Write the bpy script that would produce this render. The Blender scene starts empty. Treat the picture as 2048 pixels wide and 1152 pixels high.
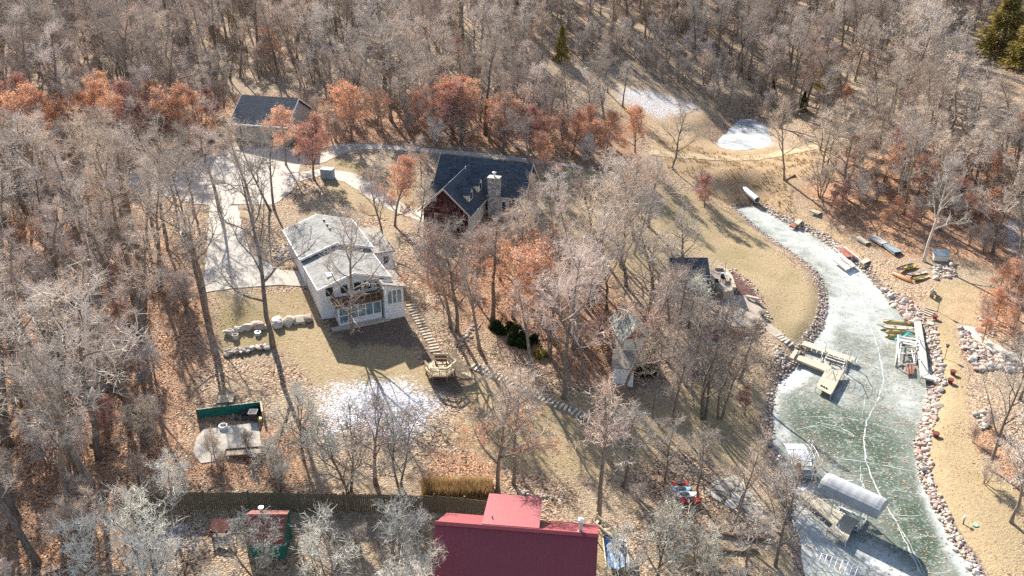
import math, random
import numpy as np
# ------------------------------------------------------------------ viewpoint
FPX = 1850.0                       # focal length for a 2048 px wide frame
PITCH = math.radians(27.0)
CAM_H = 52.0
_sp, _cp = math.sin(PITCH), math.cos(PITCH)

def ray(px, py):
    u = (px - 1024.0) / FPX; v = (py - 576.0) / FPX
    return (u, _cp - v * _sp, -_sp - v * _cp)

def P(px, py, z=0.0):
    d = ray(px, py); t = (z - CAM_H) / d[2]
    return (d[0] * t, d[1] * t, z)

def proj(p):
    x, y, z = p[0], p[1], p[2] - CAM_H
    dep = y * _cp - z * _sp
    up = y * _sp + z * _cp
    return (1024 + FPX * x / dep, 576 - FPX * up / dep, dep)

# ------------------------------------------------------------------ terrain heights (metres above the ice)
LAKE_PX = [(1473,418),(1521,460),(1556,485),(1591,508),(1636,543),(1653,574),(1656,616),(1646,658),(1626,685),(1608,712),
 (1592,738),(1574,755),(1553,772),(1546,828),(1549,866),(1546,887),(1563,915),(1556,936),(1584,967),(1596,995),(1584,1040),
 (1601,1075),(1605,1117),(1612,1160),(1640,1300),(2060,1300),(1975,1190),(1949,1152),(1935,1130),(1910,1092),(1890,1058),
 (1869,1019),(1851,985),(1838,950),(1831,915),(1827,880),(1841,839),(1856,797),(1850,769),(1860,727),(1840,675),(1806,640),
 (1799,620),(1772,595),(1747,567),(1723,540),(1688,515),(1653,488),(1612,463),(1577,449),(1535,425),(1510,412)]
POND_Z = 3.0
POND_PX = [(1431,288),(1450,268),(1476,240),(1504,238),(1532,248),(1542,278),(1546,288),(1520,297),(1487,301),(1452,299)]
CTRL = [ # px, py, height
 (1450,480,1.3),(1600,620,0.9),(1540,560,1.1),(1350,400,3.2),(1250,480,5.0),(1060,430,7.5),(930,430,7.8),(1480,640,1.6),(1420,560,2.4),
 (1480,330,3.4),(1380,300,4.6),(1490,270,3.0),(1600,300,3.6),(1300,200,7.5),(1230,180,8.5),(1420,215,5.0),
 (690,650,6.6),(650,560,8.2),(600,500,8.6),(740,480,8.4),(545,690,7.0),(450,650,7.6),(450,700,6.8),(750,780,6.0),(700,900,5.4),(885,740,5.8),(1250,880,2.6),(1100,800,4.0),(1000,740,5.0),
 (1230,760,3.4),(1250,660,4.2),(1400,830,1.8),(1530,860,0.8),(1030,960,4.0),(1030,1120,4.0),(500,950,5.6),(500,850,6.2),(600,1100,4.6),(200,1150,6.2),(100,900,7.6),
 (100,700,8.6),(50,400,10.5),(300,370,10.3),(450,330,10.4),(440,500,9.3),(450,590,8.4),(530,270,11.0),(660,340,9.8),(300,250,12.0),(100,150,13.5),(500,80,15),(1000,60,14),(800,250,11),(1100,320,8.5),
 (1300,60,13),(1500,120,8),(1700,60,12),(1700,200,7),(1650,300,4.5),(1650,420,2.6),(1850,300,7),(1780,450,2.4),(1850,540,1.4),(1950,450,3.0),(2040,300,8),(2040,470,2.2),
 (1990,620,1.4),(1900,720,1.0),(1950,800,1.3),(1900,950,1.0),(2020,1000,1.2),(1980,1130,0.9),(1300,1100,1.6),(1480,1000,1.0),(1500,1130,0.8),(1400,930,1.6),(1570,840,0.7),
 (850,560,7.2),(1000,600,6.0),(1100,600,5.2),(880,1000,4.4),(1180,960,2.8),(1560,440,0.9),(1700,490,1.0),(1780,570,1.0)]
_cp_xy = np.array([P(a, b, h)[:2] for a, b, h in CTRL]); _cp_h = np.array([c[2] for c in CTRL], float)

def _tps_fit(X, h, lam=4.0):
    n = len(X); d = np.linalg.norm(X[:, None] - X[None], axis=2)
    A = np.zeros((n + 3, n + 3)); A[:n, :n] = -d - 0 * np.eye(n); A[:n, :n] -= lam * np.eye(n) * -1
    A[:n, n] = 1; A[:n, n + 1:] = X; A[n, :n] = 1; A[n + 1:, :n] = X.T
    b = np.zeros(n + 3); b[:n] = h
    return np.linalg.solve(A, b)
_W = _tps_fit(_cp_xy, _cp_h)

def poly_sdf(X, Y, poly):
    """signed distance, negative inside"""
    X = np.asarray(X, float); Y = np.asarray(Y, float)
    best = np.full(X.shape, 1e18); inside = np.zeros(X.shape, bool)
    n = len(poly)
    for i in range(n):
        ax, ay = poly[i][0], poly[i][1]; bx, by = poly[(i + 1) % n][0], poly[(i + 1) % n][1]
        ex, ey = bx - ax, by - ay; L = ex * ex + ey * ey + 1e-12
        t = np.clip(((X - ax) * ex + (Y - ay) * ey) / L, 0, 1)
        d = (X - ax - t * ex) ** 2 + (Y - ay - t * ey) ** 2
        best = np.minimum(best, d)
        c = ((ay > Y) != (by > Y)) & (X < (bx - ax) * (Y - ay) / (by - ay + (1e-12 if by == ay else 0)) + ax)
        inside ^= c
    d = np.sqrt(best)
    return np.where(inside, -d, d)

LAKE = [P(a, b, 0.0)[:2] for a, b in LAKE_PX]
POND = [P(a, b, POND_Z)[:2] for a, b in POND_PX]

def sstep(a, b, x):
    t = np.clip((x - a) / (b - a), 0, 1); return t * t * (3 - 2 * t)

def height(X, Y):
    X = np.asarray(X, float); Y = np.asarray(Y, float)
    shp = X.shape; x = X.ravel(); y = Y.ravel()
    xc = np.clip(x, -135, 135); yc = np.clip(y, 40, 245)
    out = np.full(x.shape, 0.0)
    n = len(_cp_xy)
    for i in range(n):
        out -= _W[i] * np.sqrt((xc - _cp_xy[i, 0]) ** 2 + (yc - _cp_xy[i, 1]) ** 2)
    out += _W[n] + _W[n + 1] * xc + _W[n + 2] * yc
    far = np.hypot(x - xc, y - yc); out += 4.0 * sstep(0, 250, far)
    out = np.maximum(out, 0.45)
    out += 0.16 * np.sin(x * 0.31 + 1.3 * np.sin(y * 0.17)) * np.sin(y * 0.27 + 0.6)
    d = poly_sdf(x, y, LAKE)
    bank = np.where(d < 0, np.maximum(-0.8, d * 0.7), np.minimum(d * 0.42, 0.9))
    out = np.where(d < 0, bank, bank + (out - bank) * sstep(1.0, 7.0, d))
    dp = poly_sdf(x, y, POND)
    pb = np.where(dp < 0, POND_Z + np.maximum(-0.6, dp * 0.5), POND_Z + np.minimum(dp * 0.3, 0.5))
    out = np.where(dp < 0, pb, pb + (out - pb) * sstep(0.5, 5.0, dp))
    return out.reshape(shp)

def H(x, y): return float(height(np.array([x]), np.array([y]))[0])

def Gm(pts):
    """many pixels -> points on the terrain"""
    pts = np.asarray(pts, float)
    u = (pts[:, 0] - 1024) / FPX; v = (pts[:, 1] - 576) / FPX
    dx, dy, dz = u, _cp - v * _sp, -_sp - v * _cp
    z = np.full(len(pts), 6.0)
    for _ in range(26):
        t = (z - CAM_H) / dz
        z = 0.5 * z + 0.5 * height(dx * t, dy * t)
    t = (z - CAM_H) / dz
    return np.stack([dx * t, dy * t, z], 1)

def G(px, py): return tuple(Gm([(px, py)])[0])
import bpy, bmesh
from mathutils import Vector, Matrix, Euler
random.seed(7)
RNG = np.random.default_rng(11)
SC = bpy.context.scene
COL = SC.collection
# ------------------------------------------------------------------ materials
class NT:
    def __init__(s, name):
        s.m = bpy.data.materials.new(name); s.m.use_nodes = True
        s.t = s.m.node_tree; s.t.nodes.clear()
        s.out = s.n('ShaderNodeOutputMaterial'); s.b = s.n('ShaderNodeBsdfPrincipled')
        s.l(s.b.outputs[0], s.out.inputs['Surface'])
    def n(s, typ, **kw):
        nd = s.t.nodes.new(typ)
        for k, v in kw.items(): setattr(nd, k, v)
        return nd
    def l(s, a, b): s.t.links.new(a, b)
    def put(s, sock, v):
        if isinstance(v, bpy.types.NodeSocket): s.l(v, sock)
        elif isinstance(v, tuple) and len(v) == 3 and sock.type == 'RGBA': sock.default_value = (*v, 1)
        else: sock.default_value = v
    def coord(s, kind='Object', scale=(1, 1, 1)):
        if kind == 'World':
            c = s.n('ShaderNodeNewGeometry').outputs['Position']
        else: c = s.n('ShaderNodeTexCoord').outputs[kind]
        if scale == (1, 1, 1): return c
        mp = s.n('ShaderNodeMapping'); mp.inputs['Scale'].default_value = scale; s.l(c, mp.inputs[0]); return mp.outputs[0]
    def noise(s, vec, scale, detail=4, rough=.6, dist=0):
        nd = s.n('ShaderNodeTexNoise'); s.l(vec, nd.inputs['Vector'])
        nd.inputs['Scale'].default_value = scale; nd.inputs['Detail'].default_value = detail
        nd.inputs['Roughness'].default_value = rough; nd.inputs['Distortion'].default_value = dist
        return nd.outputs['Fac']
    def voro(s, vec, scale, feat='F1', out='Distance', rnd=1):
        nd = s.n('ShaderNodeTexVoronoi', feature=feat); s.l(vec, nd.inputs['Vector']); nd.inputs['Scale'].default_value = scale
        nd.inputs['Randomness'].default_value = rnd
        return nd.outputs[out]
    def ramp(s, fac, stops, interp='LINEAR'):
        nd = s.n('ShaderNodeValToRGB'); s.l(fac, nd.inputs[0]); cr = nd.color_ramp; cr.interpolation = interp
        while len(cr.elements) < len(stops): cr.elements.new(.5)
        for e, (p, c) in zip(cr.elements, stops):
            e.position = p; e.color = (*c, 1) if len(c) == 3 else c
        return nd.outputs[0]
    def mix(s, fac, a, b, mode='MIX'):
        nd = s.n('ShaderNodeMix', data_type='RGBA', blend_type=mode)
        s.put(nd.inputs[0], fac); s.put(nd.inputs[6], a); s.put(nd.inputs[7], b); return nd.outputs[2]
    def math(s, op, a, b=0.0, c=None, clamp=False):
        nd = s.n('ShaderNodeMath', operation=op, use_clamp=clamp); s.put(nd.inputs[0], a); s.put(nd.inputs[1], b)
        if c is not None: s.put(nd.inputs[2], c)
        return nd.outputs[0]
    def step(s, v, lo, hi):
        nd = s.n('ShaderNodeMapRange', interpolation_type='SMOOTHSTEP'); s.put(nd.inputs[0], v)
        nd.inputs[1].default_value = lo; nd.inputs[2].default_value = hi; return nd.outputs[0]
    def attr(s, name):
        return s.n('ShaderNodeAttribute', attribute_name=name)
    def bump(s, h, strength=.4, dist=.1):
        nd = s.n('ShaderNodeBump'); nd.inputs['Strength'].default_value = strength; nd.inputs['Distance'].default_value = dist
        s.l(h, nd.inputs['Height']); s.l(nd.outputs[0], s.b.inputs['Normal'])
    def done(s, col, rough=.85, spec=.3, metal=0):
        s.put(s.b.inputs['Base Color'], col); s.put(s.b.inputs['Roughness'], rough)
        s.b.inputs['Specular IOR Level'].default_value = spec; s.b.inputs['Metallic'].default_value = metal
        return s.m
M = {}
def rough_mat(name, a, b, scale=3.0, rough=.85, coord='Object', stretch=(1, 1, 1), spec=.3, metal=0, bump=.25, var=.0, grain=.25):
    t = NT(name); v = t.coord(coord, stretch)
    n1 = t.noise(v, scale, 5, .65); n2 = t.noise(v, scale * 7, 3, .6)
    f = t.math('ADD', t.math('MULTIPLY', n1, 1 - grain), t.math('MULTIPLY', n2, grain))
    c = t.ramp(f, [(.32, a), (.68, b)])
    if var:
        oi = t.n('ShaderNodeObjectInfo').outputs['Random']
        hs = t.n('ShaderNodeHueSaturation'); t.l(c, hs.inputs['Color'])
        t.l(t.math('ADD', t.math('MULTIPLY', oi, var * 2), 1 - var), hs.inputs['Value']); c = hs.outputs[0]
    if bump: t.bump(n2, bump, .05)
    M[name] = t.done(c, rough, spec, metal); return M[name]

# ------------------------------------------------------------------ mesh builder
class MB:
    def __init__(s): s.v = []; s.f = []; s.mi = []; s.smooth = False
    def add(s, vs, fs, mi=0):
        o = len(s.v); s.v.extend([tuple(map(float, q)) for q in vs]); s.f.extend([tuple(i + o for i in f) for f in fs]); s.mi.extend([mi] * len(fs)); return s
    def box(s, x0, x1, y0, y1, z0, z1, mi=0, M4=None):
        vs = [(x, y, z) for z in (z0, z1) for y in (y0, y1) for x in (x0, x1)]
        if M4 is not None: vs = [M4 @ Vector(q) for q in vs]
        return s.add(vs, [(0, 2, 3, 1), (4, 5, 7, 6), (0, 1, 5, 4), (2, 6, 7, 3), (1, 3, 7, 5), (0, 4, 6, 2)], mi)
    def bar(s, a, b, w, h=None, mi=0):
        h = h or w; a = Vector(a); b = Vector(b); d = (b - a).normalized()
        up = Vector((0, 0, 1)) if abs(d.z) < .95 else Vector((1, 0, 0))
        x = d.cross(up).normalized() * w / 2; y = x.cross(d).normalized() * h / 2
        vs = [q + i * x + j * y for q in (a, b) for i, j in ((-1, -1), (1, -1), (1, 1), (-1, 1))]
        return s.add(vs, [(0, 1, 2, 3), (7, 6, 5, 4), (0, 4, 5, 1), (1, 5, 6, 2), (2, 6, 7, 3), (3, 7, 4, 0)], mi)
    def tube(s, pts, rad, n=6, mi=0, cap=True):
        pts = [Vector(p) for p in pts]; rad = rad if hasattr(rad, '__len__') else [rad] * len(pts)
        o = len(s.v); ref = None
        for i, p in enumerate(pts):
            d = (pts[min(i + 1, len(pts) - 1)] - pts[max(i - 1, 0)]).normalized()
            if ref is None: ref = Vector((0, 0, 1)) if abs(d.z) < .9 else Vector((1, 0, 0))
            x = (ref - d * ref.dot(d)).normalized(); y = d.cross(x); ref = x
            for k in range(n):
                a = 2 * math.pi * k / n; q = p + (x * math.cos(a) + y * math.sin(a)) * rad[i]; s.v.append((q.x, q.y, q.z))
        for i in range(len(pts) - 1):
            for k in range(n):
                s.f.append((o + i * n + k, o + i * n + (k + 1) % n, o + (i + 1) * n + (k + 1) % n, o + (i + 1) * n + k)); s.mi.append(mi)
        if cap:
            s.f.append(tuple(o + k for k in range(n))[::-1]); s.mi.append(mi)
            e = o + (len(pts) - 1) * n; s.f.append(tuple(e + k for k in range(n))); s.mi.append(mi)
        return s
    def prism(s, poly, d, mi=0):
        """closed polygon (3d points) extruded by vector d"""
        n = len(poly); d = Vector(d); a = [Vector(p) for p in poly]; b = [p + d for p in a]
        fs = [tuple(range(n))[::-1], tuple(range(n, 2 * n))] + [(i, (i + 1) % n, n + (i + 1) % n, n + i) for i in range(n)]
        return s.add(a + b, fs, mi)
    def quad(s, a, b, c, d, th=.0, mi=0):
        """slab with thickness th below the face"""
        a, b, c, d = map(Vector, (a, b, c, d)); n = (b - a).cross(d - a).normalized()
        return s.prism([a, b, c, d], -n * th, mi) if th else s.add([a, b, c, d], [(0, 1, 2, 3)], mi)
    def mesh(s, name, mats):
        me = bpy.data.meshes.new(name); me.from_pydata(s.v, [], s.f)
        for m in (mats if isinstance(mats, (list, tuple)) else [mats]): me.materials.append(m)
        if any(s.mi): me.polygons.foreach_set('material_index', s.mi)
        if s.smooth: me.polygons.foreach_set('use_smooth', [True] * len(me.polygons))
        bm = bmesh.new(); bm.from_mesh(me); bmesh.ops.recalc_face_normals(bm, faces=bm.faces); bm.to_mesh(me); bm.free()
        return me
    def build(s, name, mats, parent=None):
        o = bpy.data.objects.new(name, s.mesh(name, mats)); COL.objects.link(o)
        if parent is not None: o.parent = parent
        return o

def tag(o, label, cat, group=None, kind=None):
    if label: o['label'] = label
    if cat: o['category'] = cat
    if group: o['group'] = group
    if kind: o['kind'] = kind
    return o
def thing(name, label, cat, loc=(0, 0, 0), rz=0.0, group=None):
    o = bpy.data.objects.new(name, None); COL.objects.link(o); o.empty_display_size = .3
    o.location = loc; o.rotation_euler = (0, 0, rz); return tag(o, label, cat, group)
def struct(o, label=None):
    o['kind'] = 'structure'
    if label: o['label'] = label
    return o
def link_copy(o, parent=None):
    c = o.copy(); COL.objects.link(c)
    if parent is not None: c.parent = parent
    return c
def copy_tree(o, parent=None):
    c = link_copy(o, parent)
    for ch in [q for q in o.children]: copy_tree(ch, c)
    return c

def smooth_poly(poly, step, jit, rnd):
    out = []
    n = len(poly)
    for i in range(n):
        a = poly[i]; b = poly[(i + 1) % n]; L = math.hypot(b[0] - a[0], b[1] - a[1]); k = max(1, int(L / step))
        for j in range(k):
            t = j / k; out.append((a[0] + (b[0] - a[0]) * t + rnd.uniform(-jit, jit), a[1] + (b[1] - a[1]) * t + rnd.uniform(-jit, jit)))
    return out
def drape(name, px_poly, mat, off=.05, step=1.0, jit=.1, zfix=None, thick=.12):
    rnd = random.Random(name)
    pts = [p[:2] for p in (Gm(px_poly) if zfix is None else [P(a, b, zfix) for a, b in px_poly])]
    pts = smooth_poly(pts, .8, jit, rnd)
    bm = bmesh.new(); vs = [bm.verts.new((x, y, 0)) for x, y in pts]; bm.faces.new(vs)
    xs = [p[0] for p in pts]; ys = [p[1] for p in pts]
    for ax, lo, hi in ((0, min(xs), max(xs)), (1, min(ys), max(ys))):
        c = math.ceil(lo / step) * step
        while c < hi:
            bmesh.ops.bisect_plane(bm, geom=bm.verts[:] + bm.edges[:] + bm.faces[:], plane_co=(c, 0, 0) if ax == 0 else (0, c, 0), plane_no=(1, 0, 0) if ax == 0 else (0, 1, 0))
            c += step
    bmesh.ops.recalc_face_normals(bm, faces=bm.faces)
    if bm.faces[0].normal.z < 0: bmesh.ops.reverse_faces(bm, faces=bm.faces)
    bm.verts.ensure_lookup_table()
    hz = height(np.array([v.co.x for v in bm.verts]), np.array([v.co.y for v in bm.verts])) if zfix is None else [zfix] * len(bm.verts)
    for v, z in zip(bm.verts, hz): v.co.z = z + off
    edge = [e for e in bm.edges if e.is_boundary]
    r = bmesh.ops.extrude_edge_only(bm, edges=edge)
    for q in r['geom']:
        if isinstance(q, bmesh.types.BMVert): q.co.z -= thick + off
    me = bpy.data.meshes.new(name); bm.to_mesh(me); bm.free(); me.materials.append(mat)
    o = bpy.data.objects.new(name, me); COL.objects.link(o); return o
# ------------------------------------------------------------------ ground sheet with cover masks
LAWN = [([(1078,335),(1200,340),(1330,365),(1420,402),(1475,428),(1530,482),(1600,545),(1640,590),(1645,650),(1615,690),(1560,672),(1545,640),(1532,600),(1500,560),(1450,530),(1400,505),(1330,520),(1250,560),(1160,540),(1090,470)], 3, 1),
 ([(840,690),(960,700),(1100,760),(1290,780),(1450,740),(1560,700),(1545,800),(1545,870),(1560,960),(1480,960),(1380,930),(1260,960),(1150,990),(1000,960),(890,900),(880,800)], 4, .62),
 ([(420,585),(630,580),(650,650),(800,640),(860,740),(900,800),(640,790),(560,700),(440,720)], 2.5, .85),
 ([(1870,640),(1905,640),(1925,740),(1950,900),(2048,1000),(2048,1152),(1955,1152),(1890,1040),(1850,940),(1875,800)], 2, 1),
 ([(1870,560),(1960,560),(1960,640),(1880,650),(1840,600)], 2, .7),
 ([(640,300),(760,330),(860,350),(840,440),(720,430),(640,400)], 3, .7),
 ([(1050,340),(1110,350),(1110,430),(1060,430)], 2, .9), ([(1270,1080),(1600,1080),(1600,1152),(1270,1152)], 3, .6), ([(1190,1060),(1230,1060),(1230,1152),(1190,1152)], 1, .8)]
SNOW = [([(620,745),(720,735),(840,730),(870,760),(925,780),(930,830),(880,880),(840,915),(700,905),(620,890),(585,840)], 5, 1.06),
 ([(590,760),(700,750),(720,900),(610,910)], 3, .95), ([(860,800),(900,850),(890,890),(860,900)], 2.5, .8),
 ([(300,1000),(480,1000),(480,1152),(100,1152),(200,1090)], 5, .92), ([(640,1100),(880,1060),(880,1152),(560,1152)], 4, .6),
 ([(1200,160),(1290,165),(1420,200),(1440,240),(1330,260),(1200,200)], 6, .96), ([(1985,430),(2060,420),(2060,520),(2000,510)], 3, 1.0),
 ([(1850,505),(1905,520),(1900,550),(1850,545)], 2, .7), ([(1380,330),(1420,345),(1410,380),(1370,370)], 2, .45), ([(860,-5),(920,-5),(920,12),(860,12)], 3, .9), ([(2005,100),(2060,110),(2060,140),(2010,130)], 3, .8)]
GOLD = [([(1300,270),(1420,285),(1560,300),(1700,270),(1640,330),(1580,380),(1580,440),(1500,415),(1470,420),(1420,395),(1330,355)], 4, 1),
 ([(1230,150),(1330,170),(1450,210),(1420,290),(1300,270),(1200,200)], 6, .7), ([(1560,440),(1640,470),(1730,530),(1790,590),(1770,560),(1700,470),(1600,420)], 2.5, .8),
 ([(830,950),(980,950),(980,985),(830,985)], 2, .8), ([(1870,560),(1990,560),(1990,680),(1870,650)], 3, .6)]
LITTER = [([(0,420),(300,420),(430,640),(430,720),(380,760),(380,900),(280,980),(290,1152),(0,1152)], 6, 1), ([(380,780),(620,860),(640,985),(280,985),(380,900)], 4, .75),
 ([(850,440),(1130,440),(1300,620),(1320,800),(1120,780),(1000,700),(870,660)], 7, .7), ([(1640,330),(1800,260),(2048,300),(2048,560),(1900,520),(1780,520),(1640,440),(1590,380)], 6, .9),
 ([(1900,860),(1990,850),(2048,900),(2048,1000),(1950,960)], 3, 1), ([(0,330),(500,280),(620,250),(640,300),(1300,340),(1280,250),(0,180)], 8, .8), ([(1930,580),(2048,570),(2048,680),(1940,660)], 4, 1),
 ([(850,900),(1010,900),(1010,985),(850,985)], 3, .9)]
DIRT_SHADE = [([(1380,800),(1480,800),(1500,860),(1400,870)], 3, .4), ([(640,590),(830,600),(850,700),(660,690)], 3, .8), ([(840,700),(920,700),(950,760),(920,790),(860,780)], 2, .9), ([(1200,700),(1330,690),(1320,790),(1210,780)], 3, .7), ([(430,690),(560,690),(600,740),(450,730)], 2.5, .5),  # dark brown earth, with shade painted into the ground colour
 ([(880,985),(480,1005),(480,1040),(870,1030)], 3, .7)]
MULCH = [([(1440,535),(1470,545),(1510,585),(1528,620),(1530,640),(1500,600),(1465,590)], 1.0, 1), ([(1410,640),(1450,660),(1500,660),(1530,650),(1530,665),(1480,690),(1430,690),(1390,660)], 1.5, .9)]

def mask_of(X, Y, polys):
    out = np.zeros(X.shape)
    for px, soft, k in polys:
        w = [(p[0], p[1]) for p in Gm(px)]
        x0, x1 = min(p[0] for p in w) - 12, max(p[0] for p in w) + 12; y0, y1 = min(p[1] for p in w) - 12, max(p[1] for p in w) + 12
        s = (X > x0) & (X < x1) & (Y > y0) & (Y < y1)
        if s.any():
            d = poly_sdf(X[s], Y[s], w); out[s] = np.maximum(out[s], k * (1 - sstep(-soft, soft, d)))
    return out

def make_ground():
    xs = np.concatenate([-np.geomspace(1500, 150, 14), np.arange(-140, 140.1, .65), np.geomspace(150, 1500, 14)])
    ys = np.concatenate([np.linspace(-900, 20, 12), np.arange(36, 90, .5), np.arange(90, 240, .8), np.geomspace(245, 2400, 22)])
    X, Y = np.meshgrid(xs, ys); Z = height(X, Y)
    nx, ny = len(xs), len(ys)
    me = bpy.data.meshes.new('ground')
    co = np.stack([X.ravel(), Y.ravel(), Z.ravel()], 1)
    i = np.arange(nx * ny).reshape(ny, nx)
    q = np.stack([i[:-1, :-1], i[:-1, 1:], i[1:, 1:], i[1:, :-1]], -1).reshape(-1, 4)
    me.vertices.add(len(co)); me.vertices.foreach_set('co', co.ravel())
    me.loops.add(q.size); me.loops.foreach_set('vertex_index', q.ravel().astype(np.int32))
    me.polygons.add(len(q)); me.polygons.foreach_set('loop_start', np.arange(0, q.size, 4, dtype=np.int32))
    me.update(calc_edges=True)
    me.polygons.foreach_set('use_smooth', np.ones(len(q), bool))
    def put(name, chans):
        a = me.color_attributes.new(name, 'FLOAT_COLOR', 'POINT')
        d = np.zeros((len(co), 4), np.float32)
        for k, c in enumerate(chans): d[:, k] = c.ravel()
        a.data.foreach_set('color', d.ravel())
    put('cover_a', [mask_of(X, Y, LAWN), mask_of(X, Y, SNOW), mask_of(X, Y, GOLD), mask_of(X, Y, LITTER)])
    shore = 1 - sstep(.2, 1.6, np.abs(poly_sdf(X.ravel(), Y.ravel(), LAKE))).reshape(X.shape)
    put('cover_b', [mask_of(X, Y, DIRT_SHADE), mask_of(X, Y, MULCH), shore, np.zeros(X.shape)])
    me.materials.append(ground_mat()); o = bpy.data.objects.new('ground', me); COL.objects.link(o); struct(o)
    return o

def ground_mat():
    t = NT('ground_cover'); v = t.coord('World')
    ca = t.attr('cover_a'); cb = t.attr('cover_b')
    sa = t.n('ShaderNodeSeparateColor'); t.l(ca.outputs['Color'], sa.inputs[0])
    sb = t.n('ShaderNodeSeparateColor'); t.l(cb.outputs['Color'], sb.inputs[0])
    big = t.noise(v, .12, 4, .6); mid = t.noise(v, .7, 5, .7); fine = t.noise(v, 3.2, 5, .75); vfine = t.noise(v, 9, 3, .7)
    leaf = t.n('ShaderNodeTexVoronoi'); t.l(v, leaf.inputs['Vector']); leaf.inputs['Scale'].default_value = 7.5
    lsep = t.n('ShaderNodeSeparateColor'); t.l(leaf.outputs['Color'], lsep.inputs[0])
    # forest floor: dead leaves and bare earth
    floor = t.ramp(lsep.outputs[0], [(0, (.05, .03, .02)), (.3, (.19, .12, .075)), (.6, (.36, .25, .165)), (.85, (.52, .39, .275)), (1, (.64, .5, .37))])
    floor = t.mix(t.step(big, .42, .62), floor, t.ramp(fine, [(.3, (.2, .145, .095)), (.7, (.52, .41, .285))]))
    litter = t.ramp(lsep.outputs[1], [(0, (.06, .032, .022)), (.32, (.25, .125, .072)), (.55, (.47, .27, .155)), (.8, (.58, .33, .185)), (1, (.62, .43, .3))])
    litter = t.mix(t.step(mid, .44, .6), litter, t.ramp(vfine, [(.3, (.17, .095, .06)), (.7, (.46, .31, .21))]))
    grass = t.ramp(t.math('ADD', t.math('MULTIPLY', fine, .6), t.math('MULTIPLY', vfine, .4)), [(.3, (.25, .18, .1)), (.5, (.36, .275, .162)), (.72, (.49, .39, .245))])
    grass = t.mix(t.step(big, .5, .66), grass, t.mix(fine, (.21, .17, .085), (.37, .295, .165)))
    grass = t.mix(t.math('MULTIPLY', t.step(lsep.outputs[2], .9, .95), t.step(mid, .42, .6)), grass, (.27, .15, .08))
    gold = t.ramp(t.math('ADD', t.math('MULTIPLY', fine, .55), t.math('MULTIPLY', mid, .45)), [(.3, (.13, .08, .045)), (.45, (.38, .265, .155)), (.7, (.52, .4, .26))])
    dirt_shade = t.ramp(fine, [(.3, (.1, .075, .055)), (.7, (.26, .2, .15))])
    mulch = t.ramp(vfine, [(.3, (.09, .045, .04)), (.7, (.25, .14, .12))])
    shore = t.ramp(lsep.outputs[0], [(0, (.08, .055, .045)), (1, (.36, .28, .23))])
    def edge(a, k=.55): return t.step(t.math('ADD', a, t.math('MULTIPLY', t.math('SUBTRACT', mid, .5), k * 2)), .38, .62)
    c = t.mix(edge(ca.outputs['Alpha']), floor, litter)
    c = t.mix(edge(sa.outputs[0], .4), c, grass)
    c = t.mix(edge(sa.outputs[2]), c, gold)
    c = t.mix(edge(sb.outputs[0]), c, dirt_shade)
    c = t.mix(edge(sb.outputs[1], .3), c, mulch)
    c = t.mix(edge(sb.outputs[2], .3), c, shore)
    # snow: thick in the open, broken up by grass tufts
    crumb = t.math('ADD', t.math('MULTIPLY', fine, .45), t.math('MULTIPLY', lsep.outputs[1], .22))
    crumb = t.math('ADD', crumb, t.math('ADD', t.math('MULTIPLY', vfine, .4), t.math('MULTIPLY', mid, .22)))
    sn = t.math('MULTIPLY', t.step(t.math('SUBTRACT', t.math('MULTIPLY', sa.outputs[1], .72), crumb), -.03, .08), t.step(sa.outputs[1], .05, .3))
    c = t.mix(sn, c, (.62, .63, .67))
    soft = t.math('SUBTRACT', 1, t.math('MULTIPLY', sa.outputs[0], .85))
    hgt = t.math('ADD', t.math('ADD', t.math('MULTIPLY', fine, .55), t.math('MULTIPLY', vfine, .35)), t.math('MULTIPLY', t.math('MULTIPLY', leaf.outputs['Distance'], -.45), soft))
    t.bump(hgt, .8, .22)
    return t.done(c, .95, .1)

# ------------------------------------------------------------------ ice
ICE_WHITE = [([(1470,410),(1540,415),(1660,480),(1810,630),(1760,690),(1660,640),(1640,540),(1560,490)], 4, .68), ([(1600,470),(1690,510),(1740,560),(1790,610),(1760,620),(1700,560),(1640,520)], 3.0, 1.3),
 ([(1660,480),(1710,520),(1730,560),(1680,550)], 2.0, 1.4), ([(1660,600),(1690,600),(1660,690),(1630,710),(1625,690)], 1.2, .95), ([(1600,700),(1680,720),(1720,760),(1640,760)], 2.5, .75),
 ([(1555,755),(1590,735),(1630,740),(1610,765),(1570,785),(1550,778)], .8, 1.4), ([(1720,620),(1780,640),(1790,690),(1740,680)], 2, .7),
 ([(1835,930),(1850,950),(1900,1050),(1945,1140),(1960,1160),(1925,1150),(1880,1070),(1840,970)], .9, 1.1), ([(1780,770),(1850,770),(1840,850),(1800,830)], 2.5, .55),
 ([(1575,1000),(1640,1000),(1680,1050),(1720,1100),(1760,1152),(1600,1160)], 1.5, .72), ([(1580,960),(1640,970),(1640,1010),(1590,1000)], 1, 1.1), ([(1540,860),(1580,850),(1580,880),(1550,890)], 1, .7), ([(1718,1090),(1740,1085),(1800,1130),(1840,1152),(1700,1152)], 1.2, 1.0), ([(1548,790),(1556,790),(1552,870),(1545,870)], .5, 1.2)]
ICE_WHITE.append(([(1560,790),(1720,800),(1850,880),(1850,1000),(1800,1040),(1560,860)], 6, .05)); ICE_WHITE.append(([(1620,700),(1840,700),(1850,800),(1700,830),(1560,800)], 4, .22))
ICE_DARK = [([(1560,790),(1720,800),(1830,880),(1850,1000),(1880,1100),(1800,1040),(1760,1000),(1560,860)], 6, .8), ([(1760,980),(1850,1000),(1900,1120),(1850,1152),(1790,1080)], 4, 1), ([(1660,560),(1700,620),(1690,740),(1760,760),(1700,800),(1650,760),(1655,650)], 3, .45)]
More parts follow.
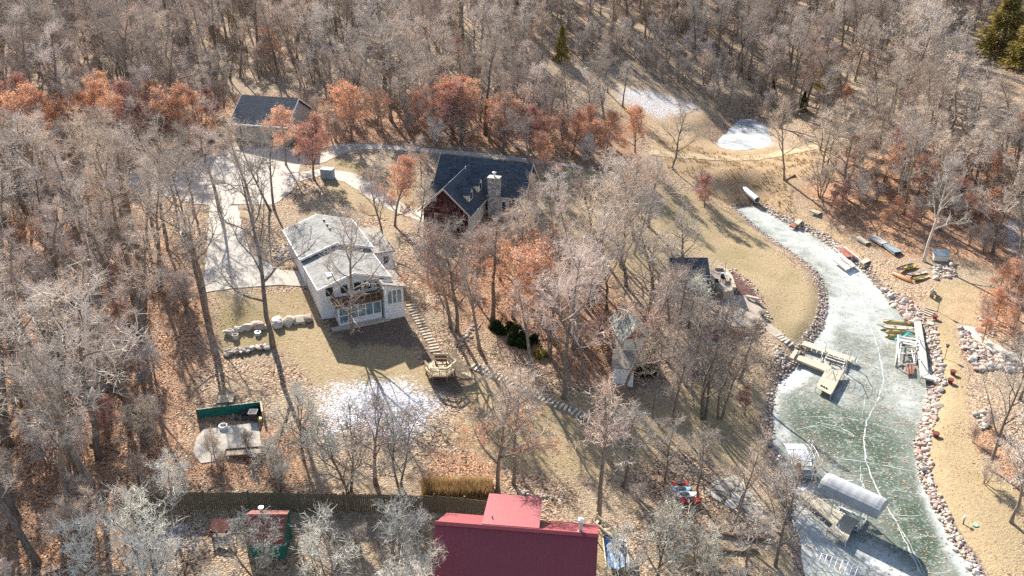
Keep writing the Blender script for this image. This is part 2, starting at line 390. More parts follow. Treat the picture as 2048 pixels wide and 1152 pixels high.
def ice_mat():
    t = NT('lake_ice'); v = t.coord('World'); ca = t.attr('frost'); s = t.n('ShaderNodeSeparateColor'); t.l(ca.outputs['Color'], s.inputs[0])
    big = t.noise(v, .16, 5, .65, .6); mid = t.noise(v, .75, 5, .7, .5); fine = t.noise(v, 3.5, 4, .7)
    c = t.ramp(big, [(.3, (.085, .1, .07)), (.5, (.16, .175, .14)), (.72, (.3, .31, .275))])
    dark = t.ramp(t.math('ADD', t.math('MULTIPLY', big, .5), t.math('MULTIPLY', mid, .5)), [(.3, (.022, .038, .018)), (.52, (.06, .085, .052)), (.75, (.2, .235, .185))])
    c = t.mix(t.step(t.math('ADD', s.outputs[1], t.math('MULTIPLY', t.math('SUBTRACT', mid, .5), .8)), .3, .7), c, dark)
    vo = t.n('ShaderNodeTexVoronoi'); t.l(v, vo.inputs['Vector']); vo.inputs['Scale'].default_value = 2.6
    vs = t.n('ShaderNodeSeparateColor'); t.l(vo.outputs['Color'], vs.inputs[0])
    c = t.mix(t.math('MULTIPLY', t.step(fine, .52, .66), .55), c, (.45, .48, .47))
    fr = t.math('ADD', s.outputs[0], t.math('MULTIPLY', t.math('SUBTRACT', mid, .5), 1.3)); fr = t.math('ADD', fr, t.math('MULTIPLY', t.math('SUBTRACT', fine, .5), .5))
    c = t.mix(t.math('MULTIPLY', t.step(fr, -.02, .75), .72), c, t.mix(mid, (.34, .36, .335), (.6, .615, .595)))
    sn = t.step(fr, .88, 1.12)
    c = t.mix(sn, c, (.82, .83, .84))
    t.bump(fine, .12, .03)
    return t.done(c, t.math('ADD', t.math('MULTIPLY', sn, .4), .42), .3)
def make_ice():
    xs = np.arange(14, 46, .4); ys = np.arange(38, 132, .5)
    X, Y = np.meshgrid(xs, ys); d = poly_sdf(X, Y, LAKE); keep = d < 1.6
    idx = -np.ones(X.shape, int); idx[keep] = np.arange(keep.sum())
    vs = np.stack([X[keep], Y[keep], np.zeros(keep.sum())], 1)
    a, b, c, e = idx[:-1, :-1], idx[:-1, 1:], idx[1:, 1:], idx[1:, :-1]
    ok = (a >= 0) & (b >= 0) & (c >= 0) & (e >= 0); f = np.stack([a[ok], b[ok], c[ok], e[ok]], 1)
    me = bpy.data.meshes.new('lake_ice'); me.from_pydata(vs.tolist(), [], f.tolist())
    ICEX, ICEY = vs[:, 0], vs[:, 1]
    def m(polys):
        o = np.zeros(len(vs))
        for px, soft, k in polys:
            w = [P(p[0], p[1], 0)[:2] for p in px]; o = np.maximum(o, k * (1 - sstep(-soft, soft, poly_sdf(ICEX, ICEY, w))))
        return o
    at = me.color_attributes.new('frost', 'FLOAT_COLOR', 'POINT'); dd = np.ones((len(vs), 4), np.float32)
    dd[:, 0] = m(ICE_WHITE); dd[:, 1] = m(ICE_DARK); dd[:, 2] = 0
    at.data.foreach_set('color', dd.ravel()); me.materials.append(ice_mat())
    o = bpy.data.objects.new('lake_ice', me); COL.objects.link(o); struct(o)
    cm = rough_mat('ice_crack_white', (.22, .27, .235), (.7, .73, .72), 1.1, .6, 'World')
    for pts, w in CRACKS:
        rnd = random.Random(str(pts)); W = [P(a, b, 0) for a, b in pts]; line = []
        for i in range(len(W) - 1):
            n = max(2, int(math.dist(W[i], W[i + 1]) / .5))
            for k in range(n):
                t = k / n; line.append((W[i][0] + (W[i + 1][0] - W[i][0]) * t + rnd.uniform(-.07, .07), W[i][1] + (W[i + 1][1] - W[i][1]) * t + rnd.uniform(-.07, .07)))
        line.append(W[-1][:2]); mb = MB(); vv = []
        for i, p in enumerate(line):
            q = line[min(i + 1, len(line) - 1)]; r = line[max(i - 1, 0)]; L = math.hypot(q[0] - r[0], q[1] - r[1]) or 1
            nx, ny = -(q[1] - r[1]) / L, (q[0] - r[0]) / L; e = w * .8 * rnd.uniform(.4, 1.25) * (1 if 1 < i < len(line) - 2 else .3)
            vv += [(p[0] + nx * e, p[1] + ny * e, .005), (p[0] - nx * e, p[1] - ny * e, .005)]
        mb.add(vv, [(2 * i, 2 * i + 1, 2 * i + 3, 2 * i + 2) for i in range(len(line) - 1)])
        struct(mb.build('ice_crack', cm, o))
    return o
CRACKS = [([(1715,560),(1735,640),(1758,700),(1768,760),(1755,800),(1733,843),(1728,880),(1732,920),(1745,960),(1760,990),(1790,1040),(1810,1080),(1838,1140),(1850,1160)], .075),
 ([(1620,840),(1680,855),(1727,880)], .06), ([(1640,911),(1720,922),(1790,935),(1838,945)], .045), ([(1733,843),(1690,836),(1610,832)], .035), ([(1728,900),(1800,915),(1838,918)], .03),
 ([(1733,843),(1790,860),(1835,873)], .035), ([(1720,922),(1722,960),(1731,985)], .035), ([(1760,1028),(1790,1032),(1858,1030)], .05), ([(1790,1040),(1815,1080),(1850,1150)], .035),
 ([(1745,865),(1800,885)], .03), ([(1850,1145),(1880,1145),(1930,1135)], .035), ([(1755,980),(1830,983)], .025), ([(1730,790),(1725,830)], .03), ([(1590,860),(1640,850),(1700,868),(1729,890)], .03), ([(1650,800),(1700,815),(1740,812)], .022), ([(1770,800),(1800,830),(1836,850)], .022), ([(1745,960),(1700,950),(1660,930)], .025), ([(1668,560),(1700,600),(1712,640),(1740,690)], .03), ([(1768,760),(1800,772),(1845,775)], .025), ([(1810,1080),(1850,1072),(1890,1075)], .03), ([(1722,930),(1726,985),(1712,1000)], .02), ([(1690,640),(1728,672)], .022), ([(1700,725),(1765,745)], .03),([(1728,900),(1715,918)],.03)]
# ------------------------------------------------------------------ trees
class Tree:
    """branch skeleton -> trunk mesh (trunk and limbs), crown mesh (branches and twigs), leaf faces"""
    def __init__(s, seed, Ht, crown, clear, nlimb=9, r0=None, twig=1.0, leaf=0, leaf_lo=0.0, leaf_hi=1.0, stems=1, lean=0., wob=.06, up=.25, leafsize=.2, thick=1.0, ang=(35,62)):
        s.r = random.Random(seed); s.T = MB(); s.C = MB(); s.L = MB(); s.Ht = Ht; s.crown = crown; s.twig = twig; s.leaf = leaf; s.lo = leaf_lo; s.hi = leaf_hi; s.wob = wob; s.up = up; s.ls = leafsize; s.thick = thick; s.ang = ang
        r = s.r; r0 = r0 or (Ht * .014 + .04)
        for k in range(stems):
            a = r.uniform(0, 6.28) if stems == 1 else 6.28 * k / stems + r.uniform(-.4, .4)
            tilt = lean if stems == 1 else r.uniform(.1, .28)
            d = Vector((math.cos(a) * tilt, math.sin(a) * tilt, 1)).normalized()
            hh = Ht * (1 if stems == 1 else r.uniform(.85, 1)); b = Vector((math.cos(a), math.sin(a), 0)) * (0 if stems == 1 else r0 * .9)
            s.trunk(b - Vector((0, 0, .3)), d, hh * .88, r0 * (1 if stems == 1 else .75), clear, max(5, nlimb // (1 if stems == 1 else 2)))
    def jit(s, d, k):
        r = s.r; return (d + Vector((r.gauss(0, k), r.gauss(0, k), r.gauss(0, k)))).normalized()
    def path(s, p, d, L, n, wob, up):
        pts = [p.copy()]; seg = L / n
        for i in range(n):
            d = s.jit(d, wob); d = (d + Vector((0, 0, up)) * (1 / n)).normalized(); p = p + d * seg; pts.append(p.copy())
        return pts, d
    def trunk(s, p, d, L, r0, clear, nl):
        r = s.r; n = 9; pts, dd = s.path(p, d, L, n, s.wob, .12)
        rad = [r0 * (1.35 if i == 0 else 1) * (1 - .8 * (i / n) ** 1.15) for i in range(n + 1)]
        s.T.tube(pts, rad, 7)
        for k in range(nl):
            t = clear + (1 - clear) * ((k + r.uniform(.1, .9)) / nl); i = min(int(t * n), n - 1); f = t * n - i
            q = pts[i].lerp(pts[i + 1], f); rr = rad[i] * .62
            az = k * 2.4 + r.uniform(-.5, .5); an = math.radians(r.uniform(*s.ang)) * (1 - .35 * (t - clear))
            ax = (pts[i + 1] - pts[i]).normalized(); u = Vector((math.cos(az), math.sin(az), 0)); u = (u - ax * u.dot(ax)).normalized()
            ld = (ax * math.cos(an) + u * math.sin(an)).normalized()
            rel = (t - clear) / (1 - clear + 1e-6)
            LL = s.crown * (1.1 - .62 * rel ** 1.6) * r.uniform(.8, 1.12)
            s.branch(q, ld, LL, max(rr * .9, .05), 1)
        s.branch(pts[-1], dd, s.crown * .45, rad[-1], 2)
    def branch(s, p, d, L, r0, lev):
        r = s.r
        n = {1: 6, 2: 4, 3: 3}[lev]
        pts, dd = s.path(p, d, L, n, {1: .17, 2: .2, 3: .22}[lev], s.up * (1.3 if lev == 1 else .8))
        rad = [max(r0 * (1 - .8 * i / n), {1: .03, 2: .022, 3: .014}[lev]) * s.thick for i in range(n + 1)]
        (s.T if lev == 1 else s.C).tube(pts, rad, {1: 5, 2: 4, 3: 3}[lev], cap=False)
        kids = {1: 7, 2: 4, 3: 3}[lev]
        if lev == 3: kids = max(2, int(kids * s.twig))
        for k in range(kids):
            t = r.uniform(.2 if lev == 1 else .12, 1); i = min(int(t * n), n - 1); q = pts[i].lerp(pts[i + 1], t * n - i)
            ax = (pts[i + 1] - pts[i]).normalized(); an = math.radians(r.uniform(30, 70)); az = r.uniform(0, 6.28)
            u = Vector((math.cos(az), math.sin(az), r.uniform(-.3, .6))); u = u - ax * u.dot(ax)
            if u.length < 1e-3: continue
            cd = (ax * math.cos(an) + u.normalized() * math.sin(an)).normalized()
            if lev < 3: s.branch(q, cd, L * r.uniform(.34, .56) * (1.12 - .45 * t), max(rad[i] * .6, .02), lev + 1)
            else: s.twigs(q, cd, r.uniform(.45, .95) * min(1, s.crown / 4 + .3))
    def twigs(s, p, d, L):
        r = s.r; e = p + s.jit(d, .12) * L; w = .0165 * s.thick
        s.stick(p, e, w)
        for k in range(1 if r.random() < .6 else 2):
            t = r.uniform(.25, 1); q = p.lerp(e, t); d2 = s.jit(d, .55); s.stick(q, q + d2 * L * r.uniform(.35, .65), w * .75)
        if s.leaf:
            hz = e.z / s.Ht
            if s.lo <= hz <= s.hi + s.r.uniform(-.08, .08):
                for k in range(s.leaf):
                    q = p.lerp(e, r.uniform(.2, 1.1)) + Vector((r.gauss(0, .1), r.gauss(0, .1), r.gauss(0, .1))); s.leafq(q, s.ls * r.uniform(.6, 1.25))
    def stick(s, a, b, w):
        r = s.r; d = (b - a); u = d.cross(Vector((r.gauss(0, 1), r.gauss(0, 1), r.gauss(0, 1))))
        if u.length < 1e-6: return
        u = u.normalized() * w; o = len(s.C.v)
        s.C.v += [tuple(a + u), tuple(a - u), tuple(b - u * .4), tuple(b + u * .4)]; s.C.f.append((o, o + 1, o + 2, o + 3)); s.C.mi.append(0)
    def leafq(s, q, z):
        r = s.r; a = Vector((r.gauss(0, 1), r.gauss(0, 1), r.gauss(0, 1))).normalized(); b = a.cross(Vector((r.gauss(0, 1), r.gauss(0, 1), r.gauss(0, 1)))).normalized()
        o = len(s.L.v); s.L.v += [tuple(q - a * z * .6), tuple(q + b * z * .38), tuple(q + a * z * .6), tuple(q - b * z * .38)]; s.L.f.append((o, o + 1, o + 2, o + 3)); s.L.mi.append(0)

def fast_mesh(name, mb, mats):
    me = bpy.data.meshes.new(name); me.from_pydata(mb.v, [], mb.f)
    for m in (mats if isinstance(mats, list) else [mats]): me.materials.append(m)
    if any(mb.mi): me.polygons.foreach_set('material_index', mb.mi)
    return me
def merge(*mbs):
    o = MB()
    for k, b in enumerate(mbs):
        n = len(o.v); o.v += b.v; o.f += [tuple(i + n for i in f) for f in b.f]; o.mi += [k] * len(b.f)
    return o

def bark(name, a, b, var=.3):
    t = NT(name); v = t.coord('Object', (1, 1, .35)); n = t.noise(v, 5, 4, .7); c = t.ramp(n, [(.3, a), (.7, b)])
    oi = t.n('ShaderNodeObjectInfo').outputs['Random']; hs = t.n('ShaderNodeHueSaturation'); t.l(c, hs.inputs['Color'])
    t.l(t.math('ADD', t.math('MULTIPLY', oi, var * 2), 1 - var), hs.inputs['Value'])
    t.l(t.math('ADD', t.math('MULTIPLY', t.math('FRACT', t.math('MULTIPLY', oi, 7.3)), .5), .75), hs.inputs['Saturation'])
    M[name] = t.done(hs.outputs[0], .9, .15); return M[name]
def leafmat(name, stops, transl=.35, var=.0):
    t = NT(name); rnd = t.n('ShaderNodeNewGeometry').outputs['Random Per Island']
    n = t.noise(t.coord('Object'), .45, 3, .6)
    f = t.math('ADD', t.math('MULTIPLY', rnd, .6), t.math('MULTIPLY', n, .55)); f = t.math('SUBTRACT', f, .08)
    if var: f = t.math('ADD', f, t.math('MULTIPLY', t.math('SUBTRACT', t.n('ShaderNodeObjectInfo').outputs['Random'], .5), var))
    c = t.ramp(f, stops); t.done(c, .75, .15)
    tr = t.n('ShaderNodeBsdfTranslucent'); t.l(c, tr.inputs[0]); mx = t.n('ShaderNodeMixShader'); mx.inputs[0].default_value = transl
    t.l(t.b.outputs[0], mx.inputs[1]); t.l(tr.outputs[0], mx.inputs[2]); t.l(mx.outputs[0], t.out.inputs['Surface'])
    M[name] = t.m; return t.m
BARK = bark('bark_grey', (.1, .077, .06), (.33, .265, .21))
TWIG = bark('twig_grey', (.46, .385, .315), (.69, .595, .5))
TWIGP = bark('twig_pink_brown', (.46, .365, .305), (.68, .565, .485))
TWIGG = bark('twig_lichen_grey', (.46, .43, .36), (.72, .68, .585))
BARKW = bark('bark_pale', (.4, .36, .31), (.66, .6, .53), .1)
LEAFO = leafmat('oak_leaf_orange', [(.15, (.32, .12, .06)), (.4, (.62, .25, .11)), (.65, (.76, .41, .22)), (.9, (.82, .57, .4))], .45, .3)
LEAFR = leafmat('oak_leaf_russet', [(.15, (.17, .06, .05)), (.45, (.38, .13, .095)), (.75, (.55, .26, .18)), (.95, (.64, .38, .29))], .35, .3)
LEAFP = leafmat('oak_leaf_faded', [(.15, (.2, .1, .07)), (.5, (.42, .23, .16)), (.85, (.58, .38, .28))], .35, .3)
NEEDLE = leafmat('evergreen_needle', [(.15, (.012, .025, .01)), (.5, (.035, .06, .018)), (.85, (.11, .13, .03))], .15)
NEEDLEY = leafmat('cedar_needle_golden', [(.15, (.1, .085, .025)), (.5, (.32, .25, .065)), (.85, (.5, .4, .13))], .2)
STRAW = leafmat('straw', [(.15, (.2, .12, .05)), (.5, (.45, .3, .14)), (.85, (.62, .46, .25))], .3)

def proto(key, tw=None, bk=None, lf=None, **kw):
    t = Tree(key, **kw); tw = tw or TWIG; bk = bk or BARK
    tm = fast_mesh('trunk', t.T, bk); tm.polygons.foreach_set('use_smooth', [True] * len(tm.polygons))
    cm = fast_mesh('crown', t.C, tw)
    lm = fast_mesh('foliage', t.L, lf) if lf else None
    one = fast_mesh('tree', merge(t.T, t.C, t.L) if lf else merge(t.T, t.C), [bk, tw, lf] if lf else [bk, tw])
    return dict(t=tm, c=cm, l=lm, one=one, H=kw['Ht'])
PR = {}
def protos():
    for k in range(6): PR['forest%d' % k] = proto('forest%d' % k, tw=[TWIG, TWIG, TWIGP][k % 3], Ht=16, crown=[3.4, 4.2, 3.8, 3.0, 4.6, 3.6][k], clear=[.45, .35, .5, .5, .3, .4][k], nlimb=[9, 10, 9, 8, 11, 9][k], stems=[1, 1, 1, 1, 2, 1][k], lean=.1, ang=(25, 50), up=.4)
    for k in range(4): PR['slim%d' % k] = proto('slim%d' % k, tw=[TWIG, TWIGP][k % 2], Ht=16, crown=[2.6, 3.0, 2.3, 2.8][k], clear=[.5, .42, .55, .45][k], nlimb=[8, 9, 7, 8][k], lean=.12, ang=(22, 48), up=.4, twig=.8, r0=.33)
    for k in range(4): PR['open%d' % k] = proto('open%d' % k, Ht=13, crown=[5.2, 4.6, 5.8, 5.0][k], clear=[.22, .3, .25, .35][k], nlimb=[11, 10, 12, 11][k], lean=.08, wob=.1, ang=(40, 72), up=.3)
    for k in range(2): PR['dark%d' % k] = proto('dark%d' % k, tw=BARK, Ht=13, crown=5.4, clear=.25, nlimb=10, stems=[3, 2][k], wob=.09, ang=(35, 60), up=.35, twig=.4)
    for k in range(3): PR['lichen%d' % k] = proto('lichen%d' % k, tw=TWIGG, bk=BARK, Ht=10, crown=[4.6, 4.0, 3.6][k], clear=.15, nlimb=12, stems=[1, 2, 3][k], ang=(35, 65), up=.45, thick=1.15, twig=.8)
    for k in range(3): PR['pink%d' % k] = proto('pink%d' % k, tw=TWIGP, lf=LEAFP, Ht=13, crown=[4.8, 5.2, 4.4][k], clear=.3, nlimb=11, leaf=2, leaf_hi=[.6, 1, .75][k], ang=(38, 66), leafsize=.16)
    for k in range(4): PR['orange%d' % k] = proto('orange%d' % k, tw=TWIGP, lf=LEAFO, Ht=9, crown=[3.0, 3.4, 2.6, 3.2][k], clear=.16, nlimb=10, leaf=7, leaf_hi=1, ang=(40, 70), leafsize=.13)
    for k in range(2): PR['russet%d' % k] = proto('russet%d' % k, tw=TWIGP, lf=LEAFR, Ht=9, crown=2.9, clear=.14, nlimb=10, leaf=7, ang=(40, 70), leafsize=.14)
    for k in range(2): PR['half%d' % k] = proto('half%d' % k, tw=TWIG, lf=LEAFO, Ht=13, crown=5, clear=.25, nlimb=11, leaf=8, leaf_hi=[.55, .68][k], ang=(40, 68), leafsize=.15)
    PR['pale0'] = proto('pale0', tw=BARKW, bk=BARKW, Ht=13, crown=3.6, clear=.35, nlimb=9, lean=.12, ang=(30, 55), up=.4)
    for k in range(2): PR['sapling%d' % k] = proto('sapling%d' % k, tw=[TWIGP, TWIG][k], Ht=5, crown=1.9, clear=.15, nlimb=7, stems=3, ang=(25, 50), up=.4, twig=.5)
    for k in range(2):
        r = random.Random(k + 90); mb = MB(); tr = MB(); tr.tube([(0, 0, -.3), (0, 0, 8.4)], [.2, .03], 6)
        for i in range(7500):
            h = r.random() ** 1.3; rad = (2.1 * (1 - h) ** .8 + .1) * (.72 + .3 * math.sin(h * 21 + 3 * r.random())) * math.sqrt(r.uniform(.25, 1)); a = r.uniform(0, 6.28)
            c = Vector((math.cos(a) * rad, math.sin(a) * rad, .4 + h * 8.6)); d = Vector((math.cos(a), math.sin(a), r.uniform(-.5, .7))) + Vector((r.gauss(0, .4), r.gauss(0, .4), r.gauss(0, .4))); d.normalize()
            u = d.cross(Vector((r.gauss(0, 1), r.gauss(0, 1), r.gauss(0, 1)))).normalized(); L = r.uniform(.18, .42); o = len(mb.v)
            mb.v += [tuple(c - u * .07), tuple(c + u * .07), tuple(c + d * L)]; mb.f.append((o, o + 1, o + 2)); mb.mi.append(0)
        nm = NEEDLEY if k == 0 else NEEDLE
        PR['cedar%d' % k] = dict(t=fast_mesh('trunk', tr, BARK), c=fast_mesh('crown', mb, nm), l=None, one=fast_mesh('cedar', merge(tr, mb), [BARK, nm]), H=9)

EXTENT = {}
def plant(kind, key, x, y, ht, label, cat='tree', group=None, rz=None, widen=1.0, lean=(0, 0)):
    p = PR[key]; z = H(x, y); s = ht / p['H']
    t = thing(kind, label, cat, (x, y, z), random.uniform(0, 6.28) if rz is None else rz, group)
    t.scale = (s * widen, s * widen, s); t.rotation_euler = (lean[0], lean[1], t.rotation_euler[2])
    for nm, me in (('trunk', p['t']), ('crown', p['c']), ('foliage', p['l'])):
        if me:
            o = bpy.data.objects.new(nm, me); COL.objects.link(o); o.parent = t
    return t

def scatter_object(name, keys, pts, kind='stuff', cat=None, label=None):
    """one object: pts = [(x, y, z, proto index, scale, rz)]"""
    me = bpy.data.meshes.new(name); me.from_pydata([p[:3] for p in pts], [], [])
    for nm, ty, k in (('pick', 'INT', 3), ('size', 'FLOAT', 4), ('turn', 'FLOAT', 5)):
        a = me.attributes.new(nm, ty, 'POINT'); a.data.foreach_set('value', [p[k] for p in pts])
    c = bpy.data.collections.new(name + '_kinds')
    for i, k in enumerate(keys):
        me1 = k if isinstance(k, bpy.types.Mesh) else PR[k]['one']
        o = bpy.data.objects.new('%s_%02d' % (name, i), me1); c.objects.link(o)
    g = bpy.data.node_groups.new(name, 'GeometryNodeTree')
    g.interface.new_socket('Geometry', in_out='INPUT', socket_type='NodeSocketGeometry'); g.interface.new_socket('Geometry', in_out='OUTPUT', socket_type='NodeSocketGeometry')
    N = g.nodes; a = N.new('NodeGroupInput'); b = N.new('NodeGroupOutput'); ip = N.new('GeometryNodeInstanceOnPoints'); ci = N.new('GeometryNodeCollectionInfo')
    ci.inputs[0].default_value = c; ci.inputs['Separate Children'].default_value = True; ci.inputs['Reset Children'].default_value = True
    def at(nm, ty):
        q = N.new('GeometryNodeInputNamedAttribute'); q.data_type = ty; q.inputs[0].default_value = nm; return q.outputs[0]
    cx = N.new('ShaderNodeCombineXYZ'); L = g.links
    L.new(at('turn', 'FLOAT'), cx.inputs[2]); L.new(a.outputs[0], ip.inputs['Points']); L.new(ci.outputs[0], ip.inputs['Instance'])
    ip.inputs['Pick Instance'].default_value = True; L.new(at('pick', 'INT'), ip.inputs['Instance Index']); L.new(cx.outputs[0], ip.inputs['Rotation']); L.new(at('size', 'FLOAT'), ip.inputs['Scale'])
    L.new(ip.outputs[0], b.inputs[0])
    o = bpy.data.objects.new(name, me); COL.objects.link(o); md = o.modifiers.new('scatter', 'NODES'); md.node_group = g
    return tag(o, label, cat, None, kind)
# ------------------------------------------------------------------ where trees stand
def in_poly(px, py, poly): return float(poly_sdf(np.array([px]), np.array([py]), poly)[0]) < 0
BACK = [(-400,372),(0,350),(160,330),(300,318),(430,300),(470,285),(480,262),(640,250),(660,290),(760,285),(900,296),(1060,316),(1180,335),(1215,322),(1215,270),(1190,250),(1170,160),(1260,140),(1330,160),(1440,205),(1530,232),(1560,258),(1700,250),(1790,235),(2048,215),(2500,215),(2500,-190),(-500,-190)]
LEFTW = [(-300,372),(0,352),(150,440),(240,480),(330,520),(395,600),(420,640),(390,690),(345,780),(330,880),(290,975),(265,1010),(230,1060),(150,1110),(120,1250),(-300,1300)]
RIGHTW = [(1720,252),(2048,215),(2500,220),(2500,560),(2048,560),(1960,520),(1905,470),(1870,470),(1800,440),(1720,410),(1660,395),(1640,350),(1690,300)]
GROVE = [(1110,485),(1200,430),(1300,430),(1330,470),(1330,560),(1290,600),(1230,640),(1180,700),(1110,720),(1040,650),(1010,560),(1050,470)]
CLEAR = [[(1150,80),(1330,85),(1520,190),(1450,222),(1255,142),(1160,142)], [(330,650),(430,650),(415,850),(335,860)], [(1195,142),(1255,142),(1350,185),(1450,222),(1450,262),(1330,262),(1195,215)], [(1175,640),(1315,640),(1315,800),(1175,800)], [(1930,60),(2090,60),(2090,290),(1955,270)], [(1092,85),(1155,85),(1175,250),(1075,250)], [(1630,150),(1690,150),(1690,205),(1630,205)], [(450,170),(620,170),(620,300),(450,300)], [(860,300),(1080,310),(1080,440),(850,440)], [(1420,225),(1550,232),(1560,310),(1420,310)],
 [(850,-30),(930,-30),(930,14),(850,14)], [(1980,95),(2100,95),(2100,150),(1990,135)], [(1985,430),(2100,420),(2100,520),(2000,515)], [(640,285),(760,285),(1300,345),(1310,372),(1180,358),(640,300)], [(1840,470),(1925,470),(1925,560),(1780,560),(1780,520)]]
ROW1 = [(-60,345),(-40,268),(60,246),(200,256),(330,248),(465,258),(478,292),(430,312),(300,326),(100,346)]
ROW2 = [(640,290),(660,250),(760,252),(900,262),(1060,278),(1200,296),(1270,290),(1275,318),(1180,332),(1060,314),(900,294),(760,284)]
def hexpts(sp, x0, x1, y0, y1, seed, jit=.42):
    r = np.random.default_rng(seed); xs = np.arange(x0, x1, sp); ys = np.arange(y0, y1, sp * .87); X, Y = np.meshgrid(xs, ys); X = X + (np.arange(len(ys))[:, None] % 2) * sp / 2
    return np.stack([(X + r.uniform(-jit, jit, X.shape) * sp).ravel(), (Y + r.uniform(-jit, jit, X.shape) * sp).ravel()], 1)
def pix_of(pts):
    z = height(pts[:, 0], pts[:, 1]); zz = z - CAM_H; dep = pts[:, 1] * _cp - zz * _sp; up = pts[:, 1] * _sp + zz * _cp
    return 1024 + FPX * pts[:, 0] / dep, 576 - FPX * up / dep, dep, z
